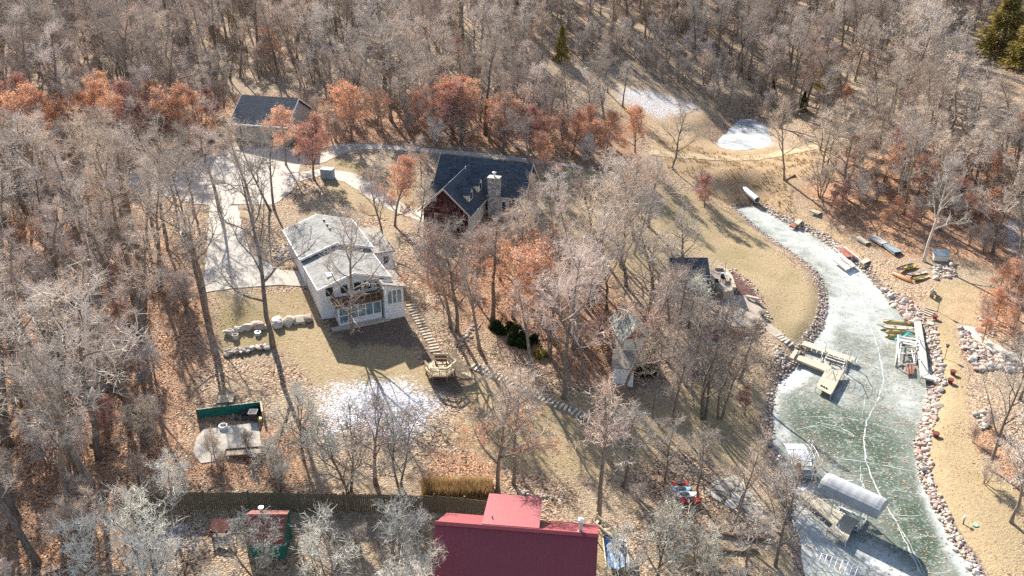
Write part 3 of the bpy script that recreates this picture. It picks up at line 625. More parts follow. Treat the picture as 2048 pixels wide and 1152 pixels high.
HEROES = [ ('forest3',32,1040,19,1.0,(.0,-.12),'thick trunked bare tree leaning at the lower left edge'),
 # proto, base px, height m, widen, lean, label
 ('open1',545,693,19.5,.8,(0,0),'tall bare tree rising from the right end of the small stone wall below the driveway'),
 ('open0',704,672,13,.95,(0,0),'broad bare oak standing right in front of the white house deck'),
 ('open2',404,583,15,.85,(.0,-.05),'bare tree at the lower left corner of the pale concrete drive'),
 ('forest1',286,535,16,1.1,(0,0),'bare dark tree between the left woods and the concrete drive'),
 ('forest4',545,420,12,1.1,(0,-.1),'bare forked tree at the far right edge of the parking court'),
 ('open3',500,402,11,1.0,(0,0),'bare tree in front of the pale parking court below the garage'),
 ('forest2',440,425,12,1.2,(0,0),'slim bare tree at the top of the concrete drive'),
 ('open0',330,470,13,.9,(0,0),'bare tree left of the concrete drive beside the court'),
 ('half0',914,662,12,1.0,(0,0),'twin trunk oak with rusty lower leaves right of the log steps'),
 ('pink1',902,655,11.5,.9,(0,.05),'pinkish brown oak leaning beside the twin trunk oak'),
 ('half1',1026,636,12.5,1.0,(0,.06),'oak with a bright orange lower crown behind the dark yew hedge'),
 ('orange1',1085,650,10.5,1.15,(0,0),'large orange leaved oak in the middle of the slope'),
 ('pink0',1129,797,16,.85,(0,.03),'tall tan trunked oak beside the long stone steps'),
 ('pink2',1238,793,14,.75,(-.02,.22),'leaning oak in front of the small white shed'),
 ('dark0',1407,836,12.5,.95,(0,.05),'dark multi stemmed bare tree on the bank above the L shaped dock'),
 ('dark1',1440,838,11,.9,(0,.12),'dark forked bare tree leaning toward the lake beside the multi stemmed one'),
 ('open3',1569,360,12.5,.78,(0,0),'lone bare oak on the golden grass bank below the pond'),
 ('open1',1345,338,11,.9,(0,.12),'bare leaning tree at the left end of the grassy embankment'),
 ('russet1',1409,414,5.5,.9,(0,0),'small russet leaved tree at the top of the lakeside lawn'),
 ('pale0',1848,523,14.5,.8,(-.03,.12),'white barked tree rising beside the upturned canoes'),
 ('open1',2022,1045,11,.8,(0,0),'bare tree on the far right lawn near the boulder shore'),
 ('open0',1978,938,13,.72,(0,.06),'bare tree above the leaf pile on the right bank'),
 ('open2',2040,800,11,.8,(0,.1),'bare tree at the edge of the leaf covered right bank'),
 ('pink1',2035,640,9,.9,(0,0),'faded leaved oak beyond the boulder terrace on the right bank'),
 ('half0',996,986,11.5,.95,(0,0),'twin oak with rusty leaves behind the red roof'),
 ('open3',1028,968,11,.85,(0,.22),'bare oak leaning right behind the flat red dormer'),
 ('forest2',1196,1046,12.5,1.1,(0,0),'thin bare tree off the right corner of the red roof'),
 ('forest0',1462,1066,9.5,.8,(0,.3),'thin leaning forked tree below the flagstone terrace'),
 ('open0',1551,1132,11,.75,(0,.05),'bare tree by the lower dock shore'),
 ('lichen0',325,1190,8,1.05,(0,0),'pale lichened tree over the snowy yard at the bottom left'),
 ('lichen1',190,1185,7,1.0,(0,0),'pale lichened tree at the bottom left beside the leaf covered woods'),
 ('lichen2',520,1165,6,1.0,(0,0),'whitish many stemmed shrub tree in front of the little red shed'),
 ('lichen1',665,1185,7,1.1,(0,0),'pale lichened tree between the little shed and the big red roof'),
 ('lichen0',790,1180,7,1.0,(0,0),'pale lichened tree against the left edge of the red roof'),
 ('lichen0',1312,1180,8.5,.9,(0,0),'big pale bare tree right of the red roof'),
 ('lichen2',1400,1165,5.5,1.0,(0,0),'pale shrub tree at the bottom right of the red roof'),
 ('lichen1',1245,1180,6,.9,(0,0),'pale bare tree hugging the right edge of the red roof'),
 ('pink2',752,968,9.5,1.15,(0,0),'tangled brown tree below the snowy lawn'),
 ('lichen2',700,985,8,1.1,(0,0),'pale shrub tree along the wooden fence below the snow'),
 ('lichen1',800,975,8,1.0,(0,0),'pale tree at the fence beside the tall dry grass'),
 ('lichen1',560,985,5.5,1.0,(0,0),'low pale shrub tree by the fence above the little shed'),
 ('orange3',572,330,8.5,.95,(0,0),'bright orange leaved oak in front of the dark garage'),
 ('russet0',628,358,8.5,1.05,(0,0),'dark red leaved oak beside the garage drive'),
 ('orange0',790,452,8.5,1.0,(0,.1),'orange leaved oak left of the dark roofed house'),
 ('pink0',766,482,9.5,.9,(0,0),'thin leaved oak between the two houses'),
 ('pink2',842,372,6.5,.9,(0,0),'bare pinkish tree at the left gable of the dark roofed house'),
 ('russet1',885,462,4,1.3,(0,0),'russet tangle of a tree before the dark red gable'),
 ('pink0',1000,560,8.0,1.1,(0,0),'pinkish bare tree below the stone chimney'),
 ('pink1',940,585,8.5,1.1,(0,0),'pinkish bare tree below the red gable of the dark roofed house'),
 ('open1',855,555,7,1.0,(0,0),'bare tree right of the white house sunroom'),
 ('open3',835,470,7,.95,(0,0),'bare tree above the flat roofed addition of the white house'),
 ('forest5',1063,352,11,1.0,(0,0),'bare tree just behind the right end of the slate roof'),
 ('orange2',1090,362,7,1.0,(0,.06),'orange oak beside the right end of the slate roof'),
 ('open0',1365,560,9,1.2,(0,0),'bare tree whose crown hides the lakeside cottage roof'),
 ('open2',1300,640,10,1.0,(0,0),'bare tree between the green roofed cabin and the lakeside cottage'),
 ('slim1',1335,725,10,1,(0,.1),'slim dark tree right of the green roofed cabin'),
 ('lichen1',1378,655,6.5,1.3,(0,0),'bushy grey tree left of the round patio'),
 ('open1',1395,705,7,1.0,(0,0),'bare tree on the slope below the round patio'),
 ('pink1',1168,748,9,.9,(0,0),'faded oak left of the green roofed cabin'),
 ('russet1',1205,700,4,.9,(0,0),'low russet oak left of the green roofed cabin'),
 ('open2',1305,834,9.5,.8,(0,.05),'bare tree on the lawn below the white shed, right of the leaning oak'),
 ('slim0',1120,640,10,1,(0,0),'slim bare tree upslope and left of the tall tan trunked oak'),
 ('forest4',1100,715,11,.9,(0,0),'bare forked tree just right of the dark yews'),
 ('open1',1352,690,10,.8,(0,.05),'bare tree between the white shed and the bushy grey tree by the patio'),
 ('slim1',1060,748,10,1,(0,.04),'slim bare tree between the dark yews and the stone steps'),
 ('slim2',985,640,12,1,(0,0),'slim bare tree between the twin trunk oak and the dark yew'),
 ('slim3',1150,590,12,1,(0,.04),'slim bare tree right of the large orange oak'),
 ('slim0',960,700,10,.9,(0,0),'slim bare tree at the top of the stone steps'),
 ('slim3',1310,600,10.5,1,(0,-.04),'slim bare tree right of and above the green roofed cabin'),
 ('slim2',1480,760,8.5,1,(0,.05),'slim bare tree nearest the L shaped dock'),
 ('slim0',1345,845,8.5,1,(0,0),'slim bare tree left of the dark multi stemmed tree'),
 ('sapling0',1370,770,4.5,1,(0,0),'leafless sapling on the lawn right of the white shed'),
 ('russet0',1490,830,3.2,1,(0,0),'little red leaved shrub at the foot of the dark forked tree'),
 ('forest3',1640,300,8,1.0,(0,0),'bare tree at the right end of the pond track'),
 ('open0',1655,330,10,.8,(0,.1),'bare tree where the pond track enters the woods'),
 ('sapling1',1640,395,5.5,1.2,(0,0),'leafless shrub on the golden bank'),
 ('sapling0',1400,395,4,1.2,(0,0),'leafless sapling at the foot of the embankment'),
 ('forest1',1215,185,9,1,(0,0),'slim bare tree at the left of the frosty meadow'),
 ('forest0',1245,212,9,1,(0,0),'slim bare tree standing alone in the frosty meadow'),
 ('open3',1480,1010,6,1,(0,0),'small bare tree over the flagstone terrace'),
 ('open1',1395,1000,7,1,(0,0),'small bare tree over the stacked kayaks'),
 ('sapling1',1562,1000,3.4,1.1,(0,0),'leafless shrub beside the covered lift shore'),
 ('open1',1330,960,7,.9,(0,0),'bare tree upslope of the stacked kayaks'),
]
EVER = [('cedar0',1123,122,6.6,1.15,'lone golden cedar in the far woods above the dark roofed house'), ('cedar0',2000,108,12,2.1,'large golden evergreen at the top right corner'), ('cedar0',2052,135,11,1.9,'golden evergreen beside the large one at the right edge'),
 ('cedar0',1652,178,8.5,1.1,'golden cedar in the right woods'), ('cedar0',1668,168,5.5,1.1,'shorter cedar beside the golden one in the right woods'), ('cedar1',1541,205,5,1.0,'dark cedar at the edge of the pond woods'), ('cedar0',1826,62,5.5,1.2,'yellowish cedar low in the top right woods'), ('cedar1',1605,222,3.5,1.2,'small dark cedar above the pond'), ('cedar0',1620,125,5,1,'thin cedar left of the golden pair'), ('cedar1',250,270,4.5,1.3,'low dark cedar in the left back woods')]

BARE = []      # candidate bare trees: (size in the picture, key, x, y, ht, zone)
def woods():
    rnd = random.Random(5)
    for key, bx, by, ht, wd, lean, label in HEROES:
        x, y, z = G(bx, by)
        kind = {'sapling': 'sapling', 'russet': 'oak_tree', 'orange': 'oak_tree', 'half': 'oak_tree', 'pink': 'oak_tree'}.get(key.rstrip('0123456789'), 'bare_tree')
        plant(kind, key, x, y, ht, label, 'tree', None, rnd.uniform(0, 6.28) if lean == (0, 0) else 0, wd, lean)
    for key, bx, by, ht, wd, label in EVER:
        x, y, z = G(bx, by); plant('evergreen_tree', key, x, y, ht, label, 'tree', None, None, wd)
    hero = np.array([G(h[1], h[2])[:2] for h in HEROES])
    fk = ['forest%d' % k for k in range(6)]
    def zone(nm, poly, sp, seed, keys, hr, x0=-160, x1=160, y0=36, y1=345, keep=1.0, wr=(.9, 1.2)):
        p = hexpts(sp, x0, x1, y0, y1, seed); px, py, dep, z = pix_of(p)
        ok = poly_sdf(px, py, poly) < 0
        for c in CLEAR: ok &= poly_sdf(px, py, c) > 0
        ok &= (np.abs(px - 1024) < 1350)
        d = np.min(np.hypot(p[:, None, 0] - hero[None, :, 0], p[:, None, 1] - hero[None, :, 1]), axis=1); ok &= d > 1.8
        out = []
        for i in np.nonzero(ok)[0]:
            if rnd.random() > keep: continue
            ht = rnd.uniform(*hr); out.append((ht / dep[i], rnd.choice(keys), p[i, 0], p[i, 1], ht, nm, px[i], py[i], z[i]))
        return out
    allb = zone('back', BACK, 5.5, 1, fk + ['forest2', 'open0', 'open2', 'pink2', 'dark1'], (7.5, 16)) 
    CLEAR.pop(0); allb += zone('back', [(1150,80),(1330,85),(1520,190),(1450,222),(1255,142),(1160,142)], 4.2, 12, ['forest1', 'forest4', 'open0', 'pink2', 'dark1'], (4, 6.5))
    allb += zone('left', LEFTW, 4.7, 2, ['slim%d' % k for k in range(4)] * 2 + ['forest1', 'forest3', 'open1'], (11, 17))
    allb += zone('right', RIGHTW, 5.6, 3, fk + ['open0', 'open1', 'open2', 'open3'], (9, 14))
    allb += zone('grove', GROVE, 4.7, 4, ['open0', 'open3', 'pink0', 'pink2', 'slim0', 'slim1', 'slim2', 'slim3'], (8.5, 12.5), keep=.95)
    allb += zone('court', [(0,352),(180,345),(330,395),(420,400),(400,520),(330,520),(150,440)], 4.4, 6, ['open0', 'forest1', 'open3', 'slim0', 'slim3'], (8, 12), keep=.9)
    allb += zone('bottom', [(300,1010),(480,1050),(860,1060),(860,1300),(200,1300)], 5, 7, ['lichen0', 'lichen1', 'lichen2'], (5, 7.5), keep=.4)
    allb += zone('lower', [(1220,900),(1330,900),(1420,960),(1480,1050),(1560,1110),(1580,1200),(1240,1200),(1230,1000)], 4.6, 8, ['lichen1', 'open3', 'open1', 'sapling1', 'dark1'], (4.5, 8), keep=.45)
    allb += zone('yard', [(560,905),(850,905),(850,985),(560,985)], 3.6, 9, ['lichen1', 'lichen2', 'pink2', 'sapling0'], (4, 7.5), keep=.35)
    rows = [ROW1, ROW2]
    allb = [q for q in allb if not (q[5] in ('back', 'court', 'left') and rnd.random() < .65 and any(in_poly(q[6], q[7], rr) for rr in rows))]
    vis = lambda q: -150 < q[6] < 2200 and -40 < q[7] < 1420
    allb.sort(key=lambda q: -(q[0] if vis(q) else 0))
    LAB = {'back': ['slender grey bare tree in the woods behind the garage and the dark roofed house', 'bare woods tree'], 'left': ['grey bare tree in the leaf covered woods along the left edge'], 'right': ['bare tree in the russet woods right of the frozen channel'],
           'grove': ['bare tree in the grove on the slope between the dark house and the lakeside lawn'], 'court': ['bare tree at the wooded left side of the parking court'], 'bottom': ['low pale tree in the snowy yard left of the red roof'], 'lower': ['low bare tree on the slope between red roof and lower docks'], 'yard': ['low tangled tree between the snowy lawn and the wooden fence']}
    GRP = {'back': 'bare trees of the back woods', 'left': 'bare trees of the left woods', 'right': 'bare trees of the right woods', 'grove': 'bare trees of the slope grove', 'court': 'bare trees beside the parking court', 'bottom': 'pale trees of the snowy yard', 'lower': 'bare trees of the lower slope', 'yard': 'trees above the fence'}
    n_ind = 285 - sum(1 for h in HEROES if h[0][:4] not in ('oran', 'russ', 'half'))
    for q in allb[:n_ind]:
        sz, key, x, y, ht, nm, px, py, z = q
        plant('bare_tree' if key[:4] != 'pink' else 'oak_tree', key, x, y, ht, LAB[nm][0], 'tree', GRP[nm], None, rnd.uniform(.9, 1.2), (rnd.gauss(0, .04), rnd.gauss(0, .04)))
    kk = sorted(set(q[1] for q in allb[n_ind:]))
    pts = [(q[2], q[3], q[8] - .1, kk.index(q[1]), q[4] / PR[q[1]]['H'], rnd.uniform(0, 6.28)) for q in allb[n_ind:]]
    scatter_object('distant_woods', kk, pts, 'stuff', 'woods', 'mass of bare grey trees filling the far woods')
    # leaf bearing oaks
    def oaks(poly, sp, seed, keys, hr, label, group, keep=1.0):
        for q in zone('o', poly, sp, seed, keys, hr, keep=keep):
            plant('oak_tree', q[1], q[2], q[3], q[4], label, 'tree', group, None, rnd.uniform(.9, 1.15))
    OK = ['orange0', 'orange1', 'orange2', 'orange3', 'russet0', 'orange1', 'pink2', 'orange3', 'half1', 'half0']
    oaks(ROW1, 3.9, 21, OK, (6, 10), 'orange leaved oak in the row of trees left of the garage', 'orange oaks left of the garage', .85)
    oaks(ROW2, 3.9, 22, OK, (6, 9.5), 'orange leaved oak along the gravel lane behind the dark roofed house', 'orange oaks along the lane', .9)
    oaks([(1700,330),(1860,300),(2040,290),(2048,520),(1960,500),(1880,440),(1760,420),(1690,380)], 4.6, 23, ['orange0', 'russet0', 'russet1', 'pink0', 'orange2'], (3.5, 6.5), 'rusty leaved oak in the right woods', 'rusty oaks of the right woods', .75)
    oaks([(0,420),(330,560),(410,680),(360,880),(0,1000)], 8, 24, ['orange2', 'russet1', 'pink2', 'orange0'], (3, 5), 'low rusty oak in the left woods', 'low rusty oaks of the left woods', .6)
    oaks([(1160,110),(1320,100),(1560,190),(1700,120),(1900,100),(1900,210),(1560,225),(1400,180),(1180,150)], 15, 25, ['orange2', 'russet0', 'pink1'], (4, 7), 'rusty oak in the far woods above the pond', 'rusty oaks above the pond', .5)
    oaks([(500,60),(700,70),(1000,130),(1000,180),(600,180),(420,120)], 17, 26, ['orange2', 'russet1', 'pink1'], (4.5, 7), 'rusty oak deep in the back woods', 'rusty oaks of the back woods', .5)
    oaks([(1945,590),(2060,570),(2060,690),(1960,690)], 2.6, 27, ['pink1', 'orange0', 'orange2', 'orange3'], (3, 4.6), 'orange leaved oak beyond the boulder terrace', 'oaks beyond the boulder terrace', .8)
    oaks([(1600,400),(1700,400),(1830,450),(1850,480),(1790,500),(1690,445)], 3.6, 28, ['russet0', 'orange2'], (2.8, 4.2), 'russet shrub oak behind the stored dock sections', 'russet shrub oaks behind the stored docks', .9)
    # undergrowth
    ug = []
    for nm, poly, sp, seed, hr in (('u', LEFTW, 3.4, 31, (2, 4.5)), ('u', RIGHTW, 3.4, 32, (2, 4.2)), ('u', BACK, 5.2, 33, (2.5, 5)), ('u', [(1890,830),(1990,830),(2048,900),(2048,1000),(1940,960)], 3, 34, (1.5, 3)), ('u', [(880,500),(1130,480),(1250,640),(1180,690),(1000,640),(900,600)], 4, 35, (1.5, 3)),
                             ('u', [(400,900),(640,880),(640,985),(400,985)], 2.6, 36, (1.5, 3)), ('u', [(1300,1080),(1560,1080),(1580,1200),(1300,1200)], 3, 37, (1.2, 2.5)), ('u', [(1230,1000),(1330,960),(1420,1010),(1300,1100)], 3, 38, (1.2, 2.5)), ('u', [(600,1040),(860,1040),(860,1150),(600,1150)], 3, 39, (1.2, 2.8))):
        for q in zone(nm, poly, sp, seed, ['sapling0', 'sapling1'], hr, keep=.75): ug.append((q[2], q[3], q[8] - .05, 0 if q[1] == 'sapling0' else 1, q[4] / 5, rnd.uniform(0, 6.28)))
    scatter_object('undergrowth', ['sapling0', 'sapling1'], ug, 'stuff', 'undergrowth', 'leafless brush and saplings under the trees')
# ------------------------------------------------------------------ building materials
def stripes(name, base, line, period, axis=2, frac=.12, rough=.8, metal=0, noise=.15, spec=.3, depth=.3):
    """boards, ribs or courses: thin joints every period along one object axis"""
    t = NT(name); co = t.coord('Object'); sp = t.n('ShaderNodeSeparateXYZ'); t.l(co, sp.inputs[0])
    f = t.math('FRACT', t.math('DIVIDE', sp.outputs[axis], period)); k = t.math('LESS_THAN', f, frac)
    n = t.noise(co, 2.2, 5, .7); nn = t.noise(co, 14, 3, .6)
    c = t.mix(t.math('MULTIPLY', t.math('ADD', t.math('MULTIPLY', n, .6), t.math('MULTIPLY', nn, .4)), 1.0), tuple(q * (1 - noise * 1.6) for q in base), tuple(min(1, q * (1 + noise * 1.6)) for q in base))
    c = t.mix(t.math('MULTIPLY', k, .75), c, line); t.bump(t.math('SUBTRACT', t.math('MULTIPLY', nn, .3), k), depth, .03)
    M[name] = t.done(c, rough, spec, metal); return M[name]
def materials():
    def shingle(name, a, b):
        t = NT(name); co = t.coord('Object'); br = t.n('ShaderNodeTexVoronoi'); mp = t.n('ShaderNodeMapping'); mp.inputs['Scale'].default_value = (3, 6, 6); t.l(co, mp.inputs[0]); t.l(mp.outputs[0], br.inputs['Vector']); br.inputs['Scale'].default_value = 1
        s = t.n('ShaderNodeSeparateColor'); t.l(br.outputs['Color'], s.inputs[0]); n = t.noise(co, .8, 5, .7); n2 = t.noise(co, 16, 2, .6)
        f = t.math('ADD', t.math('MULTIPLY', s.outputs[0], .4), t.math('ADD', t.math('MULTIPLY', n, .45), t.math('MULTIPLY', n2, .2)))
        t.bump(t.math('ADD', s.outputs[0], n2), .3, .03); M[name] = t.done(t.ramp(f, [(.25, a), (.8, b)]), .88, .25)
    shingle('slate_shingle', (.035, .043, .055), (.095, .11, .13)); shingle('pale_shingle', (.15, .148, .14), (.34, .335, .315)); shingle('green_grey_shingle', (.2, .22, .19), (.4, .42, .37)); shingle('brown_shingle', (.2, .17, .14), (.36, .32, .27))  # pale_shingle: wide tone range mottles tree shadow and stains into the roof
    stripes('red_siding', (.075, .02, .023), (.035, .01, .012), .18); stripes('cream_siding', (.7, .67, .58), (.46, .43, .37), .2)
    stripes('white_siding', (.74, .75, .76), (.5, .51, .53), .19, noise=.05); stripes('beige_siding', (.46, .44, .4), (.3, .29, .26), .2); stripes('reddish_shake', (.24, .12, .09), (.12, .06, .05), .15)
    stripes('red_metal_roof', (.25, .047, .055), (.19, .036, .042), .42, 0, .07, .5, .0, .16, .4, .2); stripes('garage_panel', (.5, .45, .38), (.3, .27, .23), .55, 2, .05)
    stripes('fence_wood', (.17, .135, .09), (.04, .032, .025), .14, 0, .16, noise=.25); stripes('deck_plank', (.62, .5, .32), (.3, .23, .14), .15, 1, .1, noise=.16); stripes('dock_plank', (.46, .41, .32), (.22, .19, .15), .16, 0, .1, noise=.14)
    stripes('grey_plank', (.44, .43, .4), (.2, .2, .19), .16, 1, .12, noise=.16); stripes('rib_red_shed', (.22, .075, .062), (.12, .04, .035), .16, 1, .2)
    rough_mat('trim_white', (.7, .7, .69), (.82, .82, .8), 3, .5); rough_mat('trim_tan', (.5, .46, .4), (.6, .56, .5), 3, .6); rough_mat('brown_wood', (.13, .08, .05), (.26, .17, .11), 4); rough_mat('pale_wood', (.5, .41, .28), (.68, .57, .4), 4)
    rough_mat('concrete', (.37, .33, .275), (.54, .49, .42), .9, .9, 'World', bump=.15); rough_mat('gravel_lane', (.36, .315, .27), (.53, .48, .42), 2.2, .95, 'World'); rough_mat('track_soil', (.36, .26, .15), (.56, .43, .27), 1.6, .95, 'World')
    rough_mat('patio_concrete', (.32, .255, .2), (.48, .395, .315), .8, .9, 'World', bump=.1); rough_mat('grey_metal', (.36, .37, .38), (.5, .51, .52), 3, .6, metal=.2); rough_mat('white_metal', (.68, .69, .7), (.82, .82, .83), 3, .4)
    rough_mat('dark_metal', (.03, .03, .03), (.07, .07, .07), 3, .5); rough_mat('galvanised', (.42, .45, .45), (.6, .63, .62), 4, .45, metal=.3); rough_mat('canopy_fabric', (.3, .31, .315), (.42, .43, .435), 1.2, .8, bump=.1); rough_mat('canopy_white', (.6, .61, .62), (.74, .75, .76), 1.5, .8)
    rough_mat('timber', (.3, .24, .18), (.55, .46, .36), 3, .9, var=.15); rough_mat('step_stone', (.3, .26, .22), (.52, .46, .39), 3, .9, var=.15); rough_mat('stone_pink', (.3, .2, .165), (.56, .43, .37), 2.2, .9, var=.25); rough_mat('stone_grey', (.27, .25, .23), (.55, .52, .48), 2.2, .9, var=.25); rough_mat('stone_tan', (.4, .32, .24), (.64, .55, .44), 2.2, .9, var=.2)
    rough_mat('green_sheet', (.008, .10, .075), (.02, .17, .125), 1.5, .5); rough_mat('bag_black', (.03, .032, .035), (.09, .09, .095), 3, .8); rough_mat('yellow_plastic', (.7, .48, .02), (.8, .58, .05), 3, .4); rough_mat('white_plastic', (.7, .7, .68), (.82, .82, .8), 3, .4)
    rough_mat('kayak_red', (.42, .03, .035), (.58, .07, .06), 3, .35); rough_mat('kayak_blue', (.2, .42, .58), (.34, .56, .7), 3, .35); rough_mat('kayak_yellow', (.5, .3, .03), (.62, .42, .06), 3, .35); rough_mat('canoe_tan', (.36, .28, .1), (.5, .4, .17), 3, .45); rough_mat('canoe_cream', (.6, .52, .4), (.76, .68, .55), 3, .45); rough_mat('canoe_orange', (.5, .2, .08), (.62, .28, .13), 3, .45); rough_mat('canoe_brown', (.25, .15, .09), (.4, .27, .18), 3, .5); rough_mat('canoe_grey', (.3, .3, .29), (.46, .46, .45), 3, .5)
    rough_mat('rust_panel', (.22, .07, .045), (.36, .14, .095), 3, .9); rough_mat('teal_rope', (.01, .2, .19), (.03, .32, .3), 4, .7); rough_mat('clay_red', (.13, .03, .027), (.2, .05, .045), 4, .6); rough_mat('blue_tarp', (.05, .12, .24), (.14, .24, .38), 1.3, .5); rough_mat('grey_blue_board', (.18, .23, .25), (.3, .35, .37), 2, .6)
    t = NT('window_glass'); M['window_glass'] = t.done((.03, .045, .055), .08, .6); t = NT('porch_glass'); n = t.noise(t.coord('Object'), 1.5); M['porch_glass'] = t.done(t.ramp(n, [(.3, (.1, .15, .17)), (.7, (.25, .33, .36))]), .1, .6)
    t = NT('chimney_stone'); co = t.coord('Object'); vo = t.n('ShaderNodeTexVoronoi'); t.l(co, vo.inputs['Vector']); vo.inputs['Scale'].default_value = 4.2; s = t.n('ShaderNodeSeparateColor'); t.l(vo.outputs['Color'], s.inputs[0])
    ed = t.voro(co, 4.2, 'DISTANCE_TO_EDGE'); c = t.ramp(s.outputs[0], [(0, (.16, .14, .125)), (.5, (.36, .33, .3)), (1, (.6, .56, .5))]); c = t.mix(t.step(ed, .03, .08), (.5, .48, .45), c); t.bump(ed, .6, .05); M['chimney_stone'] = t.done(c, .9)
    t = NT('flagstone'); co = t.coord('World'); vo = t.n('ShaderNodeTexVoronoi'); t.l(co, vo.inputs['Vector']); vo.inputs['Scale'].default_value = 1.15; s = t.n('ShaderNodeSeparateColor'); t.l(vo.outputs['Color'], s.inputs[0])
    ed = t.voro(co, 1.15, 'DISTANCE_TO_EDGE'); c = t.ramp(s.outputs[0], [(0, (.38, .33, .27)), (1, (.62, .56, .47))]); c = t.mix(t.step(ed, .04, .1), (.16, .13, .09), c); t.bump(ed, .5, .05); M['flagstone'] = t.done(c, .9)

def part(name, mb, mat, parent):
    """world-space geometry hung under an unrotated thing (or one of its parts)"""
    base = parent
    off = Vector((0, 0, 0))
    while base is not None: off += base.location; base = base.parent
    mb.v = [(x - off.x, y - off.y, z - off.z) for x, y, z in mb.v]
    return mb.build(name, mat, parent)
def W(px, py, z): return Vector(P(px, py, z))

def slab_roof(parent, name, x0, x1, y0, y1, ze, zr, mat, axis='x', th=.14, trim=None):
    """two pitched slabs with the ridge along an axis"""
    mb = MB()
    if axis == 'x':
        ym = (y0 + y1) / 2
        for a, b in ((y0, ym), (y1, ym)):
            mb.prism([(x0, a, ze), (x1, a, ze), (x1, b, zr), (x0, b, zr)], (0, 0, -th))
    else:
        xm = (x0 + x1) / 2
        for a, b in ((x0, xm), (x1, xm)):
            mb.prism([(a, y0, ze), (a, y1, ze), (b, y1, zr), (b, y0, zr)], (0, 0, -th))
    o = mb.build(name, mat, parent)
    if trim:
        tb = MB(); e = .03
        if axis == 'x':
            for x, s in ((x0, -1), (x1, 1)):
                for a, b in ((y0, ym), (y1, ym)): tb.prism([(x, a, ze + .01), (x, b, zr + .01), (x, b, zr - th - .09), (x, a, ze - th - .09)], (s * .06, 0, 0))
            for y, s in ((y0, -1), (y1, 1)): tb.prism([(x0, y, ze - .01), (x1, y, ze - .01), (x1, y, ze - th - .06), (x0, y, ze - th - .06)], (0, s * .07, 0))
        else:
            for y, s in ((y0, -1), (y1, 1)):
                for a, b in ((x0, xm), (x1, xm)): tb.prism([(a, y, ze + .01), (b, y, zr + .01), (b, y, zr - th - .09), (a, y, ze - th - .09)], (0, s * .06, 0))
            for x, s in ((x0, -1), (x1, 1)): tb.prism([(x, y0, ze - .01), (x, y1, ze - .01), (x, y1, ze - th - .06), (x, y0, ze - th - .06)], (s * .07, 0, 0))
        tb.build('trim', trim, o)
    return o
def gable_walls(parent, x0, x1, y0, y1, zb, ze, zr, mat, axis='x', name='wall'):
    if axis == 'x':
        ym = (y0 + y1) / 2; pr = [(x0, y0, zb), (x0, y1, zb), (x0, y1, ze), (x0, ym, zr), (x0, y0, ze)]; d = (x1 - x0, 0, 0)
    else:
        xm = (x0 + x1) / 2; pr = [(x0, y0, zb), (x1, y0, zb), (x1, y0, ze), (xm, y0, zr), (x0, y0, ze)]; d = (0, y1 - y0, 0)
    return MB().prism(pr, d).build(name, mat, parent)
def window(parent, x0, x1, z0, z1, y, face=-1, axis='y', frame=None, cols=1, glass='window_glass', name='window', rows=1):
    """framed window on a wall plane (normal along axis, side face)"""
    f = MB(); g = MB(); e = .09
    def bx(mb, a, b, c, d, o0, o1):
        lo, hi = sorted((y + face * o0, y + face * o1))
        if axis == 'y': mb.box(a, b, lo, hi, c, d)
        else: mb.box(lo, hi, a, b, c, d)
    bx(f, x0 - e, x0, z0 - e, z1 + e, -.02, .06); bx(f, x1, x1 + e, z0 - e, z1 + e, -.02, .06); bx(f, x0, x1, z1, z1 + e, -.02, .06); bx(f, x0, x1, z0 - e, z0, -.02, .08)
    for k in range(1, cols):
        xc = x0 + (x1 - x0) * k / cols; bx(f, xc - .05, xc + .05, z0, z1, -.02, .055)
    for k in range(1, rows):
        zc = z0 + (z1 - z0) * k / rows
        for j in range(cols):
            a = x0 + (x1 - x0) * j / cols + (.05 if j else 0); b = x0 + (x1 - x0) * (j + 1) / cols - (.05 if j < cols - 1 else 0); bx(f, a, b, zc - .04, zc + .04, -.02, .05)
    bx(g, x0, x1, z0, z1, -.03, .012)
    o = f.build(name, frame or M['trim_white'], parent); g.build('pane', M[glass], o); return o

